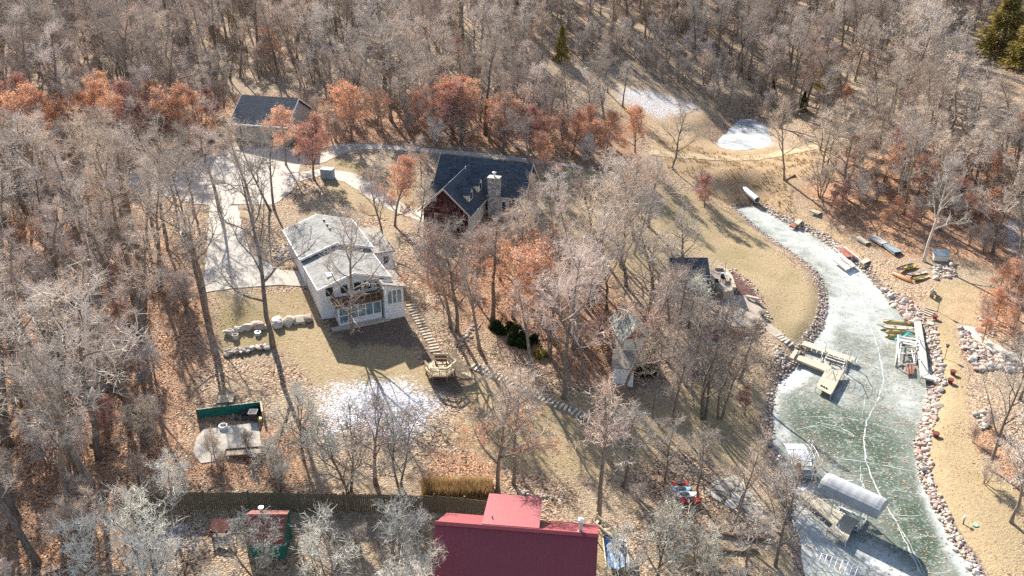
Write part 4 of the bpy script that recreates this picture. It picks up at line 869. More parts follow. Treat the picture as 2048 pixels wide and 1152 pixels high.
def main_house():
    b = 7.5; h = thing('slate_roofed_house', 'dark red house with slate roof, cross gable and tall stone chimney', 'house', (-9.06, 112.19, b), math.radians(-17.19))
    Z = lambda a: a - b
    gable_walls(h, .25, 11.95, -3.0, 3.0, -2, Z(10.45), Z(13.55), M['red_siding'])
    slab_roof(h, 'roof', 0, 12.2, -3.35, 3.35, Z(10.4), Z(13.9), M['slate_shingle'], trim=M['trim_tan'])
    # front wing
    gable_walls(h, 1.25, 6.85, -9.3, -2.6, -2, Z(10.2), Z(12.95), M['red_siding'], 'y', 'wing_wall')
    slab_roof(h, 'wing_roof', .7, 7.4, -9.7, -.9, Z(10.1), Z(13.25), M['slate_shingle'], 'y', trim=M['trim_tan'])
    MB().box(6.86, 6.96, -9.2, -3.1, -2, Z(10.1)).build('side_panel', M['cream_siding'], h)
    MB().box(4.12, 4.2, -2.35, -2.25, Z(12.2), Z(13.5)).build('vent_pipe', M['trim_white'], h)
    # gabled dormers on both slopes of the wing
    for side in (1, -1):
        for yc in (-3.5, -6.9):
            d = bpy.data.objects.new('dormer', None); COL.objects.link(d); d.parent = h; d.location = (4.05, yc, 0); d.scale = (side, 1, 1)
            MB().prism([(.3, -.72, Z(10.6)), (.3, .72, Z(10.6)), (.3, .72, Z(12.1)), (.3, 0, Z(12.75)), (.3, -.72, Z(12.1))], (2.1, 0, 0)).build('dormer_wall', M['cream_siding'], d)
            mb = MB()
            for s in (-1, 1): mb.prism([(-.2, 0, Z(12.9)), (2.6, 0, Z(12.9)), (2.6, s * .95, Z(11.98)), (-.2, s * .95, Z(11.98))], (0, 0, -.1))
            mb.build('dormer_roof', M['slate_shingle'], d)
            f = MB(); f.box(2.4, 2.46, -.45, .45, Z(11.1), Z(12.1)); f.build('dormer_window', M['trim_white'], d); g = MB(); g.box(2.46, 2.475, -.35, .35, Z(11.2), Z(12.0)); g.build('pane', M['window_glass'], d.children[-1])
    # stone chimney
    c = MB().box(7.6, 9.0, -3.95, -3.02, -2, Z(12.85)).build('chimney', M['chimney_stone'], h)
    MB().box(7.53, 9.07, -4.02, -2.95, Z(12.85), Z(12.97)).build('cap', M['concrete'], c)
    fl = MB(); fl.tube([(8.3, -3.45, Z(12.9)), (8.3, -3.45, Z(13.45))], .13, 10); fl.tube([(8.3, -3.45, Z(13.45)), (8.3, -3.45, Z(13.52)), (8.3, -3.45, Z(13.62))], [.2, .26, .08], 12); fl.build('flue', M['white_metal'], c)
    # pale front wall with windows and porch
    MB().box(6.97, 7.6, -3.14, -3.01, -2, Z(10.2)).box(9.0, 9.98, -3.14, -3.01, -2, Z(10.2)).build('front_panel', M['cream_siding'], h)
    window(h, 7.02, 7.52, Z(8.35), Z(9.75), -3.14); window(h, 9.18, 9.72, Z(8.3), Z(9.7), -3.14)
    p = MB(); p.box(9.99, 11.75, -3.06, -3.01, Z(7.4), Z(10.1)); p.build('porch_shade_panel', M['dark_metal'], h)  # flat dark panel on the wall, painting the shade of the porch recess
    for x in (10.0, 11.72): MB().box(x - .09, x + .09, -3.25, -3.07, -1, Z(10.15)).build('porch_post', M['trim_tan'], h)
    MB().box(10.1, 11.62, -3.2, -3.12, Z(8.6), Z(8.68)).build('porch_rail', M['trim_tan'], h)
    for y in (-1.6, 1.2): window(h, y - .45, y + .45, Z(8.6), Z(9.9), 11.95, 1, 'x')
    window(h, -.4, .5, Z(11.4), Z(12.4), 11.95, 1, 'x')
    f = MB(); f.box(2.6, 5.4, -9.36, -9.31, Z(7.8), Z(9.9)); f.build('garage_door', M['beige_siding'], h)

def white_house():
    b = 6.7; h = thing('white_house', 'white bungalow with two low pale roofs and a glazed porch below its deck', 'house', (-25.37, 94.23, b), math.radians(24.14)); Z = lambda a: a - b
    gable_walls(h, .35, 7.45, -8.0, -.3, -1, Z(11.1), Z(12.2), M['white_siding'], 'y')
    slab_roof(h, 'roof', 0, 7.8, -8.4, 0, Z(11.2), Z(12.4), M['pale_shingle'], 'y', trim=M['trim_white'])
    gable_walls(h, .5, 7.2, -14.3, -8.0, -2, Z(10.7), Z(11.7), M['white_siding'], 'y', 'front_wall')
    slab_roof(h, 'front_roof', .18, 7.55, -15.2, -8.0, Z(10.8), Z(11.95), M['pale_shingle'], 'y', trim=M['trim_white'])
    for y in (-2.0, -3.4, -4.6): MB().box(4.1, 4.3, y - .15, y + .15, Z(12.2), Z(12.55)).build('roof_vent', M['dark_metal'], h)
    MB().tube([(4.9, -9.6, Z(11.5)), (4.9, -9.6, Z(12.1))], .1, 8).build('vent_pipe', M['white_metal'], h)
    MB().box(1.5, 2.4, -13.9, -13.0, Z(11.25), Z(11.42)).build('skylight', M['trim_white'], h)
    # flat roofed addition on the right
    a = MB().box(7.5, 10.0, -8.2, -1.5, -1, Z(10.3)).build('addition_wall', M['white_siding'], h)
    MB().quad((7.4, -8.5, Z(10.45)), (10.25, -8.5, Z(10.35)), (10.25, -1.3, Z(10.35)), (7.4, -1.3, Z(10.45)), .12).build('addition_roof', M['brown_shingle'], h)
    window(h, 8.9, 9.5, Z(8.9), Z(9.8), -8.2); window(h, 7.75, 8.15, Z(8.8), Z(9.9), -8.2)
    # sunroom
    MB().prism([(6.4, -16.6, -1), (8.4, -16.6, -1), (8.4, -16.6, Z(10.15)), (6.4, -16.6, Z(10.75))], (0, 3.2, 0)).build('sunroom_wall', M['white_siding'], h)
    MB().quad((6.2, -16.95, Z(10.95)), (8.7, -16.95, Z(10.25)), (8.7, -12.9, Z(10.25)), (6.2, -12.9, Z(10.95)), .12).build('sunroom_roof', M['brown_shingle'], h)
    MB().quad((6.5, -16.3, Z(10.92)), (7.5, -16.3, Z(10.64)), (7.5, -15.3, Z(10.64)), (6.5, -15.3, Z(10.92)), .03).build('sunroom_skylight', M['window_glass'], h)
    window(h, 6.75, 8.15, Z(8.5), Z(9.9), -16.6, cols=3, glass='porch_glass')
    # upper windows and deck over the porch
    for x in (1.1, 2.6, 4.0, 5.0): window(h, x, x + .75, Z(9.45), Z(10.4), -14.3)
    MB().box(1.5, 6.3, -16.5, -14.32, Z(9.0), Z(9.14)).build('deck', M['brown_wood'], h)
    r = MB()
    for x in np.linspace(1.55, 6.25, 9): r.box(x - .05, x + .05, -16.46, -16.36, Z(9.14), Z(9.95))
    for y in (-15.7, -15.0): r.box(1.5, 1.6, y - .05, y + .05, Z(9.14), Z(9.95)); r.box(6.2, 6.3, y - .05, y + .05, Z(9.14), Z(9.95))
    r.box(1.48, 6.32, -16.5, -16.34, Z(9.95), Z(10.03)); r.box(1.48, 1.62, -16.34, -14.35, Z(9.95), Z(10.03)); r.box(6.18, 6.32, -16.34, -14.35, Z(9.95), Z(10.03)); r.box(1.6, 6.2, -16.43, -16.38, Z(9.45), Z(9.52)); r.box(1.53, 1.58, -16.34, -14.4, Z(9.45), Z(9.52))
    r.build('deck_railing', M['brown_wood'], h)
    MB().box(1.8, 6.2, -16.1, -14.33, -1, Z(8.99)).build('porch_wall', M['white_siding'], h)
    window(h, 1.9, 2.75, Z(7.1), Z(8.75), -16.1, cols=1, rows=2, glass='porch_glass', name='porch_door'); window(h, 3.0, 6.1, Z(7.5), Z(8.75), -16.1, cols=4, glass='porch_glass'); window(h, -15.9, -14.6, Z(7.6), Z(8.7), 1.8, -1, 'x', cols=2, glass='porch_glass')
    MB().box(.9, 6.8, -16.8, -16.12, -.9, Z(6.86)).build('stoop', M['concrete'], h)

def garage():
    b = 11.0; h = thing('detached_garage', 'beige garage with dark roof and wide closed door at the wooded court', 'garage', (-39.05, 131.17, b), math.radians(-12.5)); Z = lambda a: a - b
    gable_walls(h, .6, 8.6, -4.3, 4.2, -1, Z(13.6), Z(16.1), M['beige_siding']); slab_roof(h, 'roof', .2, 9.0, -4.7, 4.7, Z(13.55), Z(16.4), M['slate_shingle'], trim=M['trim_white'])
    f = MB(); f.box(1.65, 1.77, -4.4, -4.31, -.2, Z(13.3)); f.box(6.3, 6.42, -4.4, -4.31, -.2, Z(13.3)); f.box(1.77, 6.3, -4.4, -4.31, Z(13.18), Z(13.3)); o = MB().box(1.77, 6.3, -4.36, -4.31, -.3, Z(13.18)).build('garage_door', M['garage_panel'], h); f.build('door_frame', M['dark_metal'], o)
    window(h, 7.1, 7.8, Z(11.8), Z(12.9), -4.3)

def red_house():
    b = 4.0; h = thing('red_roofed_house', 'house with big dark red metal roof and flat lighter red dormer at the bottom edge', 'house', (-4.87, 47.93, b), math.radians(-6.56)); Z = lambda a: a - b
    MB().prism([(.3, -8.6, -2), (.3, 3.4, -2), (.3, 3.4, Z(7.5)), (.3, 0, Z(9.7)), (.3, -8.6, Z(3.95))], (10, 0, 0)).build('wall', M['beige_siding'], h)
    m = M['red_metal_roof']; r = MB(); r.prism([(-.25, 3.95, Z(7.45)), (10.6, 3.95, Z(7.45)), (10.6, 0, Z(10)), (-.25, 0, Z(10))], (0, 0, -.12)); r.prism([(-.25, -9.5, Z(3.6)), (10.6, -9.5, Z(3.6)), (10.6, 0, Z(10)), (-.25, 0, Z(10))], (0, 0, -.12)); ro = r.build('roof', m, h)
    MB().prism([(-.28, -.2, Z(9.98)), (10.63, -.2, Z(9.98)), (10.63, 0, Z(10.1)), (-.28, 0, Z(10.1))], (0, .0, -.05)).prism([(-.28, .2, Z(9.98)), (10.63, .2, Z(9.98)), (10.63, 0, Z(10.1)), (-.28, 0, Z(10.1))], (0, 0, -.05)).build('ridge_cap', m, ro)
    MB().quad((2.85, .15, Z(10.06)), (6.7, .15, Z(10.06)), (6.55, 4.5, Z(9.05)), (2.75, 4.5, Z(9.05)), .12).build('dormer_roof', m, h)
    MB().prism([(2.95, .8, Z(9.6)), (2.95, 4.2, Z(8.98)), (2.95, 4.2, Z(4)), (2.95, .8, Z(4))], (3.5, 0, 0)).build('dormer_wall', M['red_siding'], h)
    MB().tube([(3.45, 1.0, Z(9.8)), (3.45, 1.0, Z(10.05))], .04, 6).build('vent_pipe', M['dark_metal'], h)
    v = MB(); v.tube([(9.42, .35, Z(9.6)), (9.42, .35, Z(10.75))], .13, 10); v.tube([(9.42, .35, Z(9.7)), (9.42, .35, Z(9.95))], [.3, .14], 10); v.build('flue', M['galvanised'], h)
    c = MB(); c.tube([(9.42, .35, Z(10.75)), (9.42, .35, Z(10.8)), (9.42, .35, Z(10.92)), (9.42, .35, Z(11.0))], [.13, .22, .2, .06], 12); c.build('flue_cap', M['white_metal'], h.children[-1])

def cabins():
    b = 4.0; h = thing('green_roofed_cabin', 'small cream cabin with pale green grey roof on the slope', 'cabin', (11.75, 79.6, b), math.radians(9.4)); Z = lambda a: a - b
    gable_walls(h, -1.15, 1.15, -1.6, 2.5, -1.2, Z(6.75), Z(7.95), M['cream_siding'], 'y'); slab_roof(h, 'roof', -1.5, 1.5, -1.85, 2.8, Z(6.65), Z(8.2), M['green_grey_shingle'], 'y', trim=M['trim_tan'])
    MB().prism([(-1.1, -1.66, Z(6.75)), (1.1, -1.66, Z(6.75)), (0, -1.66, Z(7.92))], (0, .05, 0)).build('gable_panel', M['reddish_shake'], h)
    MB().box(.75, 1.12, -1.63, -1.61, Z(4.2), Z(6.2)).build('door', M['trim_tan'], h)
    x, y, z = G(1246, 754); b = 3.3; h = thing('white_shed', 'small white shed with pale flat roof just below the green roofed cabin', 'shed', (10.75, 75.95, b), math.radians(-8)); Z = lambda a: a - b
    MB().prism([(-1.0, -.7, -1), (-1.0, .9, -1), (-1.0, .9, Z(5.75)), (-1.0, -.7, Z(5.15))], (2.0, 0, 0)).build('wall', M['white_siding'], h)
    MB().quad((-1.15, -.95, Z(5.18)), (1.15, -.95, Z(5.18)), (1.15, 1.1, Z(5.98)), (-1.15, 1.1, Z(5.98)), .1).build('roof', M['brown_shingle'], h)  # darker shingle on a pale roof, dappled shade put into its colour
    MB().box(-.2, .5, -.74, -.71, Z(3.3), Z(4.9)).build('door', M['trim_white'], h)
    # little red shed at the fence
    b = 5.0; h = thing('red_shed', 'little shed with ribbed red roof and green walls below the wooden fence', 'shed', (-18.9, 51.2, b), 0); Z = lambda a: a - b
    MB().prism([(.15, 1.1, -.5), (.15, -1.3, -.5), (.15, -1.3, Z(6.6)), (.15, 0, Z(7.75)), (.15, 1.1, Z(7.1))], (2.6, 0, 0)).build('wall', M['green_sheet'], h)
    mb = MB(); mb.prism([(0, 0, Z(7.9)), (2.95, 0, Z(7.9)), (2.75, 1.3, Z(7.15)), (-.0, 1.3, Z(7.15))], (0, 0, -.08)); mb.prism([(0, 0, Z(7.9)), (2.95, 0, Z(7.9)), (2.9, -1.55, Z(6.6)), (-.0, -1.55, Z(6.6))], (0, 0, -.08)); mb.build('roof', M['rib_red_shed'], h)
    v = MB(); v.tube([(.9, .75, Z(7.4)), (.9, .75, Z(7.75)), (.9, .75, Z(7.9))], [.12, .12, .2], 10); v.build('roof_vent', M['galvanised'], h)
    x, y, z = G(444, 1072); h = thing('log_store', 'small open store with reddish roof left of the little red shed', 'shed', (x, y, z)); 
    for i, j in ((-.55, -.4), (.55, -.4), (-.55, .4), (.55, .4)): MB().box(i - .05, i + .05, j - .05, j + .05, -.3, .95).build('post', M['brown_wood'], h); MB().prism([(-.68, -.55, .85), (.68, -.55, .85), (.68, .55, 1.15), (-.68, .55, 1.15)], (0, 0, -.07)).build('roof', M['rib_red_shed'], h)
    lg = MB()
    for k in range(7): lg.tube([(-.5, -.35 + k * .12, .08), (.5, -.35 + k * .12, .08)], .055, 7); lg.tube([(-.5, -.3 + k * .1, .2), (.5, -.3 + k * .1, .2)], .055, 7)
    lg.build('firewood', M['timber'], h)
    # lakeside cottage
    b = 2.4; h = thing('lakeside_cottage', 'low cottage with dark roof behind bare trees beside the raised terrace', 'cottage', (18.5, 99.0, b), 0); Z = lambda a: a - b
    gable_walls(h, .3, 4.3, -2.3, 2.3, -1, Z(4.25), Z(5.5), M['cream_siding']); slab_roof(h, 'roof', 0, 4.6, -2.6, 2.6, Z(4.15), Z(5.6), M['slate_shingle'], trim=M['trim_tan'])
    for x in (1.0, 2.6): window(h, x, x + .9, Z(2.9), Z(3.9), -2.3)
def buildings():
    main_house(); white_house(); garage(); red_house(); cabins()
# ------------------------------------------------------------------ roads and paved sheets
def paving():
    c = M['concrete']
    struct(drape('parking_court', [(-60,352),(60,350),(180,345),(300,338),(400,322),(450,300),(480,292),(585,296),(600,330),(598,352),(585,380),(560,402),(545,410),(470,408),(440,412),(390,408),(330,392),(200,372),(60,366),(-60,372)], M['gravel_lane'], .05))
    struct(drape('concrete_drive', [(418,410),(476,410),(482,455),(500,505),(560,540),(618,545),(618,572),(560,570),(520,572),(408,585),(404,570),(412,520),(418,455)], c, .056))
    struct(drape('drive_spur', [(600,345),(640,338),(700,345),(760,372),(800,405),(860,432),(850,445),(790,425),(740,398),(690,365),(640,352),(600,362)], M['concrete'], .045))
    struct(drape('gravel_lane', [(600,300),(650,300),(660,290),(720,288),(820,293),(880,300),(960,306),(1060,318),(1120,326),(1165,332),(1165,338),(1060,326),(960,314),(860,305),(720,298),(680,310),(650,325),(600,330)], M['gravel_lane'], .05))
    struct(drape('pond_track', [(1300,300),(1400,309),(1480,312),(1560,303),(1620,292),(1700,272),(1702,277),(1630,299),(1560,313),(1480,322),(1400,319),(1300,310)], M['track_soil'], .05, jit=.25))
    struct(drape('round_patio', [(1442,620),(1450,600),(1470,592),(1492,592),(1515,606),(1526,620),(1530,636),(1520,648),(1498,656),(1470,655),(1448,648),(1436,636)], M['patio_concrete'], .06))
    struct(drape('terrace_path', [(1528,655),(1540,648),(1570,668),(1556,678),(1540,668)], M['patio_concrete'], .05)); struct(drape('flagstone_terrace', [(1408,985),(1440,955),(1475,950),(1495,975),(1525,1010),(1528,1030),(1500,1040),(1470,1020),(1440,1005)], M['flagstone'], .05))
    struct(drape('concrete_pad', [(410,858),(450,852),(512,846),(520,866),(524,905),(500,912),(462,918),(400,928),(385,905),(392,880)], c, .05)); struct(drape('right_bank_path', [(1925,652),(1950,655),(1985,685),(2048,715),(2100,735),(2100,755),(2040,735),(1990,708),(1950,680)], c, .05))
    struct(drape('bottom_walk', [(820,1110),(868,1105),(868,1152),(700,1200),(740,1152)], c, .05))
    struct(drape('pond_ice', POND_PX, POND_MAT(), .03, zfix=POND_Z, thick=.05, jit=.2))
def POND_MAT():
    t = NT('pond_ice'); v = t.coord('World'); n = t.noise(v, .35, 5, .7); return t.done(t.ramp(n, [(.32, (.2, .22, .215)), (.5, (.38, .4, .4)), (.66, (.56, .57, .58))]), .5, .3)

# ------------------------------------------------------------------ stones
STONES = []
def stone_meshes():
    for k in range(6):
        bm = bmesh.new(); bmesh.ops.create_icosphere(bm, subdivisions=2, radius=1); r = random.Random(k); sx, sy, sz = r.uniform(.85, 1.2), r.uniform(.7, 1), r.uniform(.55, .8)
        o = [r.uniform(0, 6) for _ in range(6)]; cut = [(Vector((r.gauss(0, 1), r.gauss(0, 1), r.gauss(0, .7))).normalized(), r.uniform(.58, .9)) for _ in range(9)]
        for v in bm.verts:
            c = v.co; f = 1 + .13 * math.sin(c.x * 2.3 + o[0]) * math.cos(c.y * 2.9 + o[1]) + .07 * math.sin(c.z * 5 + o[2] + c.x * 4); c *= f
            for n, d in cut:
                q = c.dot(n)
                if q > d: c -= n * (q - d) * .85
            v.co = Vector((c.x * sx, c.y * sy, c.z * sz))
        me = bpy.data.meshes.new('stone'); bm.to_mesh(me); bm.free(); me.materials.append(M[['stone_pink', 'stone_grey', 'stone_tan'][k % 3]]); STONES.append(me)
def put_stone(name, x, y, z, s, label, group, k=None, cat='boulder'):
    o = bpy.data.objects.new(name, random.choice(STONES) if k is None else STONES[k]); COL.objects.link(o)
    o.location = (x, y, z); o.scale = (s * random.uniform(.8, 1.35), s * random.uniform(.75, 1.15), s * random.uniform(.7, 1.1)); o.rotation_euler = (random.uniform(-.3, .3), random.uniform(-.3, .3), random.uniform(0, 6.28))
    return tag(o, label, cat, group)
def stones():
    stone_meshes(); n = 0
    up = [(245,375,.45),(262,400,.35),(390,350,.55),(470,335,.5),(600,305,.65),(760,290,.7),(905,285,.4),(1100,200,.75),(1120,275,.7),(1310,230,.8),(1500,190,.75),(1660,165,.8),(1210,205,.3),(1580,235,.35)]
    where = ['at the left end', 'second from the left end', 'third from the left', 'fourth from the left', 'fifth from the left', 'sixth from the left', 'small one beside the trunk', 'flat white one right of the trunk', 'rusty one right of the trunk', 'big round one', 'tall pale one', 'largest, at the right end', 'smallest, beside the flat one', 'small chip near the right end']
    for (zx, zy, s), w in zip(up, where):
        x, y, z = G(430 + zx / 8.904, 620 + (zy + 25) / 8.904); put_stone('boulder', x, y, z + s * .3, s, 'boulder of the upper row below the drive, ' + w, 'upper boulder row below the drive')
    lo = [(195,765),(215,800),(235,740),(275,775),(320,755),(395,725),(390,765),(455,725),(465,765),(525,740),(580,700),(590,740),(645,700),(700,690),(760,670),(800,700),(830,655),(905,650),(925,690)]
    for zx, zy in lo:
        x, y, z = G(430 + zx / 8.904, 620 + (zy + 20) / 8.904); put_stone('rock', x, y, z + .2, random.uniform(.26, .38), 'small pale rock of the low stone wall left of the tall bare tree', 'rocks of the low wall below the drive', cat='rock')
    # boulder shore and terraces on the right bank
    zones = [([(1852,790),(1884,775),(1880,810),(1870,850),(1858,900),(1868,960),(1890,1010),(1925,1080),(1965,1152),(1990,1190),(1960,1190),(1938,1145),(1900,1085),(1862,1015),(1840,955),(1832,915),(1832,880),(1845,840)], .52, (.22, .44), 'boulder of the right shore below the grey gangway', 'boulders along the right shore'),
             ([(1762,575),(1800,590),(1835,612),(1850,640),(1842,655),(1815,645),(1800,625),(1775,600)], .62, (.28, .52), 'round boulder of the right shore above the gangway', 'boulders above the gangway'),
             ([(1848,650),(1870,640),(1878,690),(1885,730),(1892,765),(1885,775),(1862,760),(1856,700)], .54, (.2, .42), 'boulder packed along the right side of the grey gangway', 'boulders beside the gangway'),
             ([(1915,652),(1928,655),(1945,680),(1985,705),(2040,725),(2048,745),(1990,740),(1955,745),(1935,715),(1920,680)], .6, (.24, .48), 'grey boulder of the terrace wall on the right bank', 'boulders of the right terrace'), ([(1955,632),(1975,640),(1995,668),(1980,670),(1962,650)], .7, (.2, .4), 'pale rock under the leaves beyond the terrace path', 'rocks beyond the terrace path'),
             ([(1950,830),(1975,815),(1985,850),(1960,860)], .8, (.25, .4), 'pale rock in the leaf pile on the right bank', 'rocks in the leaf pile'), ([(1855,535),(1905,530),(1915,552),(1870,560)], .8, (.22, .45), 'dark rock beside the upturned canoes', 'rocks beside the canoes')]
    extra = []
    for poly, sp, sr, lab, grp in zones:
        w = [tuple(q[:2]) for q in Gm(poly)]; x0, x1 = min(p[0] for p in w), max(p[0] for p in w); y0, y1 = min(p[1] for p in w), max(p[1] for p in w)
        p = hexpts(sp, x0, x1, y0, y1, len(poly) + int(sp * 100)); p = p[poly_sdf(p[:, 0], p[:, 1], w) < 0]; z = height(p[:, 0], p[:, 1])
        for (x, y), zz in zip(p, z):
            s = sr[0] * .8 + (sr[1] * 1.15 - sr[0] * .8) * random.random() ** 1.7
            if n < 292: put_stone('boulder', x, y, zz + s * .25, s, lab, grp); n += 1
            else: extra.append((x, y, zz + s * .2, random.randrange(6), s, random.uniform(0, 6.28)))
        p = hexpts(.34, x0, x1, y0, y1, 77); p = p[poly_sdf(p[:, 0], p[:, 1], w) < 0]
        extra += [(x, y, zz + .06, random.randrange(6), random.uniform(.1, .22), random.uniform(0, 6.28)) for (x, y), zz in zip(p, height(p[:, 0], p[:, 1]))]
    # riprap of small stones round the lake
    L = np.array(LAKE); r = random.Random(4); pts = extra
    def strip(i0, i1, wid, sp, sr, dens):
        for i in range(i0, i1):
            a, b = L[i], L[(i + 1) % len(L)]; d = b - a; ln = np.hypot(*d); nrm = np.array([d[1], -d[0]]) / ln
            for _ in range(int(ln * wid * dens)):
                t, o = r.random(), r.random(); q = a + d * t + nrm * wid * (o - .25)
                pts.append((q[0], q[1], H(q[0], q[1]) + .03, r.randrange(6), r.uniform(*sr), r.uniform(0, 6.28)))
    strip(0, 9, 1.6, 0, (.08, .165), 17); strip(9, 20, 1.0, 0, (.08, .17), 9); k0 = LAKE_PX.index((1806,640)); strip(k0, len(L) - 1, 1.6, 0, (.1, .24), 5); strip(LAKE_PX.index((1949,1152)), k0, 1.0, 0, (.07, .17), 6)
    for poly, k, sr in (([(1525,405),(1560,425),(1600,440),(1660,470),(1720,520),(1700,520),(1640,485),(1580,452),(1530,425)], 420, (.1, .24)), ([(1440,540),(1465,535),(1520,580),(1535,625),(1545,640),(1530,650),(1528,625),(1505,590),(1470,555)], 60, (.08, .2)), ([(1525,640),(1535,640),(1530,660),(1505,680),(1495,690),(1490,680)], 50, (.1, .2)), ([(1545,690),(1560,690),(1580,735),(1570,745),(1550,720)], 70, (.12, .26)),
                        ([(545,490),(590,488),(592,505),(560,522),(545,515)], 60, (.12, .28)), ([(910,690),(935,660),(955,640),(960,650),(940,680),(918,695)], 50, (.1, .22)), ([(1030,975),(1050,980),(1130,998),(1128,1003),(1040,990)], 45, (.07, .16)), ([(1180,960),(1330,950),(1330,958),(1180,968)], 0, (.1, .2)), ([(1380,680),(1480,690),(1480,695),(1380,686)], 40, (.08, .2))):
        w = [tuple(q[:2]) for q in Gm(poly)]; x0, x1 = min(p[0] for p in w), max(p[0] for p in w); y0, y1 = min(p[1] for p in w), max(p[1] for p in w); c = 0; g = 0
        while c < k and g < 20000:
            g += 1; x, y = r.uniform(x0, x1), r.uniform(y0, y1)
            if float(poly_sdf(np.array([x]), np.array([y]), w)[0]) < 0: pts.append((x, y, H(x, y) + .04, r.randrange(6), r.uniform(*sr), r.uniform(0, 6.28))); c += 1
    scatter_object('shore_stones', STONES, pts, 'stuff', 'stones', 'pinkish stones packed along the lake banks')
    # dead leaves blown over the ice and the woods floor
    lv = MB(); w = np.array(LAKE); cnt = 0
    while cnt < 2600:
        x, y = r.uniform(16, 44), r.uniform(42, 118)
        if float(poly_sdf(np.array([x]), np.array([y]), LAKE)[0]) > -.2 or r.random() > (.9 if y < 88 else .25) * (.35 + .65 * abs(math.sin(x * .6 + y * .23))): continue
        s = r.uniform(.05, .12); a = r.uniform(0, 6.28); c, d = math.cos(a) * s, math.sin(a) * s; z = .012 + r.random() * .02
        lv.add([(x - c, y - d, z), (x + d * .6, y - c * .6, z + .01), (x + c, y + d, z), (x - d * .6, y + c * .6, z + .015)], [(0, 1, 2, 3)]); cnt += 1
    o = lv.build('fallen_leaves', leafmat('dead_leaf', [(.2, (.22, .11, .06)), (.5, (.5, .33, .21)), (.85, (.72, .58, .44))], .1)); tag(o, 'dead leaves scattered over the ice', 'leaves', None, 'stuff')

# ------------------------------------------------------------------ steps, deck, fence, yard things
def litter():
    r = np.random.default_rng(3); n = 240000; x = r.uniform(-46, 46, n); y = r.uniform(44, 118, n)
    m = mask_of(x, y, LITTER); la = mask_of(x, y, LAWN); k = (r.random(n) < np.clip(m * 1.1, .1, .8) * (1 - .75 * la)) & (poly_sdf(x, y, LAKE) > 1.5) & (np.sin(x * .7 + 2 * np.sin(y * .5)) + np.sin(y * .9 + x * .3) + r.normal(0, .8, n) > -.6)
    px, py, dep, z = pix_of(np.stack([x, y], 1)); k &= (px > -60) & (px < 2110) & (py < 1250)
    for c in ([(560,410),(860,410),(860,680),(640,690)], [(400,400),(625,400),(625,590),(400,590)], [(850,300),(1080,300),(1080,440),(850,440)], [(390,845),(530,840),(530,930),(380,930)], [(1400,530),(1540,530),(1540,670),(1400,670)], [(870,985),(1200,1015),(1230,1300),(850,1300)]): k &= poly_sdf(px, py, c) > 0
    x, y, z = x[k], y[k], z[k]; n = len(x); a = r.uniform(0, 6.28, n); s = r.uniform(.04, .09, n); ti = r.uniform(-.5, .5, (n, 2)); c, d = np.cos(a) * s, np.sin(a) * s; zz = z + r.uniform(.02, .09, n)
    v = np.stack([np.stack([x - c, y - d, zz - ti[:, 0] * s], 1), np.stack([x + d * .7, y - c * .7, zz + ti[:, 1] * s], 1), np.stack([x + c, y + d, zz + ti[:, 0] * s], 1), np.stack([x - d * .7, y + c * .7, zz - ti[:, 1] * s], 1)], 1).reshape(-1, 3)
    me = bpy.data.meshes.new('leaf_litter'); me.vertices.add(4 * n); me.vertices.foreach_set('co', v.ravel()); me.loops.add(4 * n); me.loops.foreach_set('vertex_index', np.arange(4 * n, dtype=np.int32)); me.polygons.add(n); me.polygons.foreach_set('loop_start', np.arange(0, 4 * n, 4, dtype=np.int32)); me.update(calc_edges=True)
    me.materials.append(leafmat('litter_leaf', [(.15, (.09, .045, .03)), (.45, (.36, .2, .125)), (.7, (.56, .37, .24)), (.95, (.72, .57, .43))], .1)); o = bpy.data.objects.new('leaf_litter', me); COL.objects.link(o); tag(o, 'fallen oak leaves lying under the trees', 'leaves', None, 'stuff')
def along(pts, n):
    P3 = [np.array(p) for p in pts]; L = [0]
    for i in range(len(P3) - 1): L.append(L[-1] + np.linalg.norm((P3[i + 1] - P3[i])[:2]))
    out = []
    for k in range(n):
        s = L[-1] * k / (n - 1); i = max(j for j in range(len(L) - 1) if L[j] <= s + 1e-9); t = (s - L[i]) / (L[i + 1] - L[i] + 1e-9)
        d = (P3[i + 1] - P3[i]); out.append((P3[i] + d * t, math.atan2(d[1], d[0])))
    return out
